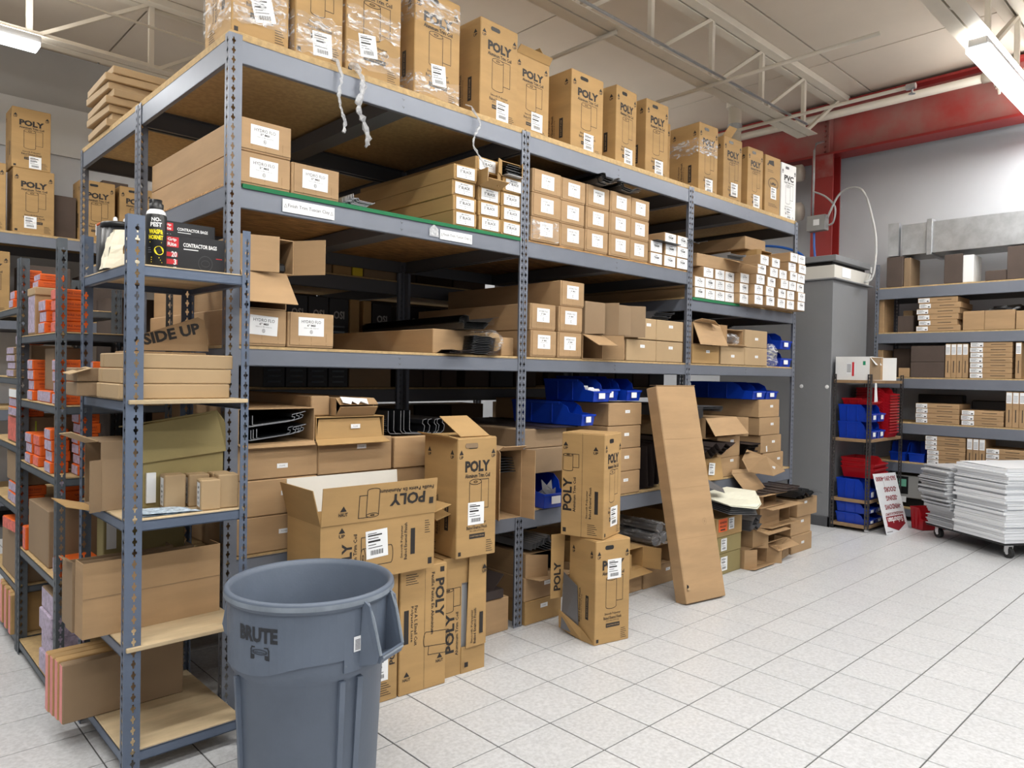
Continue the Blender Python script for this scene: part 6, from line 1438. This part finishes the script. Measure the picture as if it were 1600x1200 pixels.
for r in range(2):
    for c in range(2): rack_bin('blue bin on the lowest tier of the small rack, %s row, %s' % (['lower', 'upper'][r], ['left', 'right'][c]), 4.640 + .20 * c, .066 + .109 * r, h_=.105, w_=.19)
t = thing('paper_leaflets', 'sheaf of white leaflets hanging at the top of the small rack', 'papers', (4.66, BY0 - .012, 1.30)); [obj('sheet', MB().plate([(.0 + .006 * k, 0, .0 + .01 * k), (.05 + .006 * k, 0, .0), (.02 + .004 * k, 0, .19), (.0, 0, .19)], (0, -1, 0), .001), PAPER, t, (0, -.002 * k, 0)) for k in range(4)]
t = thing('bin_parts', 'white and brown fittings in the third tier bins', 'fittings', (5.03, BY0 + .02, .317)); obj('packet', MB().cbox(0, 0, 0, .09, .10, .16, .01), CARDD, t); obj('packet', MB().cbox(.10, .0, 0, .19, .10, .10, .01), PAPER, t)
# upside down sign leaning on the rack
t = thing('yard_sign', 'white sign with maroon lettering leaning upside down on the small rack', 'sign')
wv = Vector((.60, -.012, 0)).normalized(); bv = Vector((.06, .155, .575)).normalized(); bv = (bv - wv * 0.0).normalized(); nv = bv.cross(wv).normalized()
SW, SH = .57, .60
t.matrix_world = Matrix(((wv.x, nv.x, bv.x, 4.655), (wv.y, nv.y, bv.y, .462), (wv.z, nv.z, bv.z, .004), (0, 0, 0, 1)))
obj('panel', MB().box(0, 0, 0, SW, .004, SH), WHITEP, t)
p = PR()
T_ = lambda s_, x, y, w_, h_, b_=.03: p.txt(s_, SW - x, SH - y, w_, h_, b_, 180)
T_('WINDOWS', .27, .24 + .0, 0, 0) if False else None
for s_, yy, xx, w_, h_ in (('563-391-4000', .545, .285, .50, .050), ('-DOORS', .435, .235, .31, .052), ('-SIDING', .348, .245, .29, .052), ('-WINDOWS', .262, .265, .40, .052), ('WHOLESALE & SUPPLY', .192, .27, .46, .026)): p.txt(s_, SW - xx, yy, w_, h_, .035, 180)
p.poly([(SW - .06, .170), (SW - .50, .170), (SW - .50, .085), (SW - .52, .080), (SW - .26, .018), (SW - .035, .080), (SW - .06, .085)][::-1])
obj('lettering', p, MAROON, t, (0, -.0009, 0)); obj('name', PR().txt('Suburban', SW - .28, .130, .38, .058, .03, 180), WHITEI, t, (0, -.0016, 0)); obj('thin_line', PR().line([(SW - .37, .56), (SW - .36, .46)], .004).rect(.02, .02, .16, .026), INKG, t, (0, -.0009, 0))
# red bin on the floor
t = storage_bin('red plastic bin standing on the floor beside the sign', 5.16, .30, .004, .34, .17, .22, -30, BIN_RED, None, False)
t = thing('red_scrap', 'small red bin edge showing behind the sign', 'bin', (5.28, .56, 0)); obj('body', MB().cbox(0, 0, 0, .05, .04, .10, .004), BIN_RED, t)
# trolley with stacks of white panels
t = thing('platform_trolley', 'low black trolley on castors under the stack of white panels', 'trolley', (4.43, -.565, 0)); t.rotation_euler = (0, 0, math.atan2(-.537, .843))
obj('deck', MB().cbox(.02, .02, .115, .93, .56, .135, .004).cbox(.02, .56, .115, .68, .93, .135, .004), BLK, t)
for cx, cy in ((.10, .06), (.10, .85), (.86, .06), (.58, .85)):
    o = obj('castor', MB().tube([(cx - .018, cy, .047), (cx + .018, cy, .047)], .046, 16), RUB, t); obj('fork', MB().box(cx - .026, cy - .02, .05, cx - .021, cy + .02, .115).box(cx + .021, cy - .02, .05, cx + .026, cy + .02, .115), CHROME, o); obj('hub', MB().tube([(cx - .021, cy, .047), (cx + .021, cy, .047)], .018, 10), CHROME, o)
rnd = random.Random(11); z = .1365; RZ = math.atan2(-.537, .843); uu = Vector((.843, -.537, 0)); vv = Vector((.537, .843, 0)); base = Vector((4.43, -.565, 0))
MEA = {}
i = 0
while z < .755:
    h_ = rnd.choice((.012, .018, .024, .030)); q = base + uu * rnd.uniform(-.022, .012) + vv * rnd.uniform(-.02, .012)
    k = h_
    if k not in MEA: MEA[k] = MB().cbox(0, 0, 0, .93, .56, k - .0015, .002).mesh('panel', WHITEP)
    o = link('plastic_sheet', MEA[k], None, (q.x, q.y, z), RZ + rad(rnd.uniform(-.8, .8))); tag(o, 'white plastic sheet %s from the bottom of the tall trolley stack' % nth(i), 'panel', 'white panels stacked on the trolley'); z += h_; i += 1
tag(obj('plastic_sheet', MB().plate([(.02, .0, 0), (.90, .02, 0), (.92, .50, .012), (.03, .54, .004)], (0, 0, 1), .003), WHITEP), 'topmost white panel with a faint red line, bowed on the stack', 'panel', 'white panels stacked on the trolley').matrix_world = Matrix.Translation((base.x, base.y, z + .001)) @ Matrix.Rotation(RZ, 4, 'Z')
z = .1365; SHADEP = mat('shaded_panel_plastic', (.50, .51, .53), .5, var=.1); MEB = {}  # panels in shadow, the shade put into a grey colour
q0 = base + vv * .58
i = 0
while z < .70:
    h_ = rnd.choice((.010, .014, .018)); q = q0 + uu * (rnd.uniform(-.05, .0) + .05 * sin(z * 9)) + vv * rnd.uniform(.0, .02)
    if h_ not in MEB: MEB[h_] = MB().cbox(0, 0, 0, .66, .33, h_ - .0015, .002).mesh('panel', SHADEP)
    o = link('ragged_sheet', MEB[h_], None, (q.x, q.y, z), RZ + rad(rnd.uniform(-1.2, 1.2))); i += 1; tag(o, 'sheet %s from the bottom of the ragged back stack, shade coloured in as grey' % nth(i - 1), 'panel', 'sheets with shade coloured in, stacked behind the white panels'); z += h_
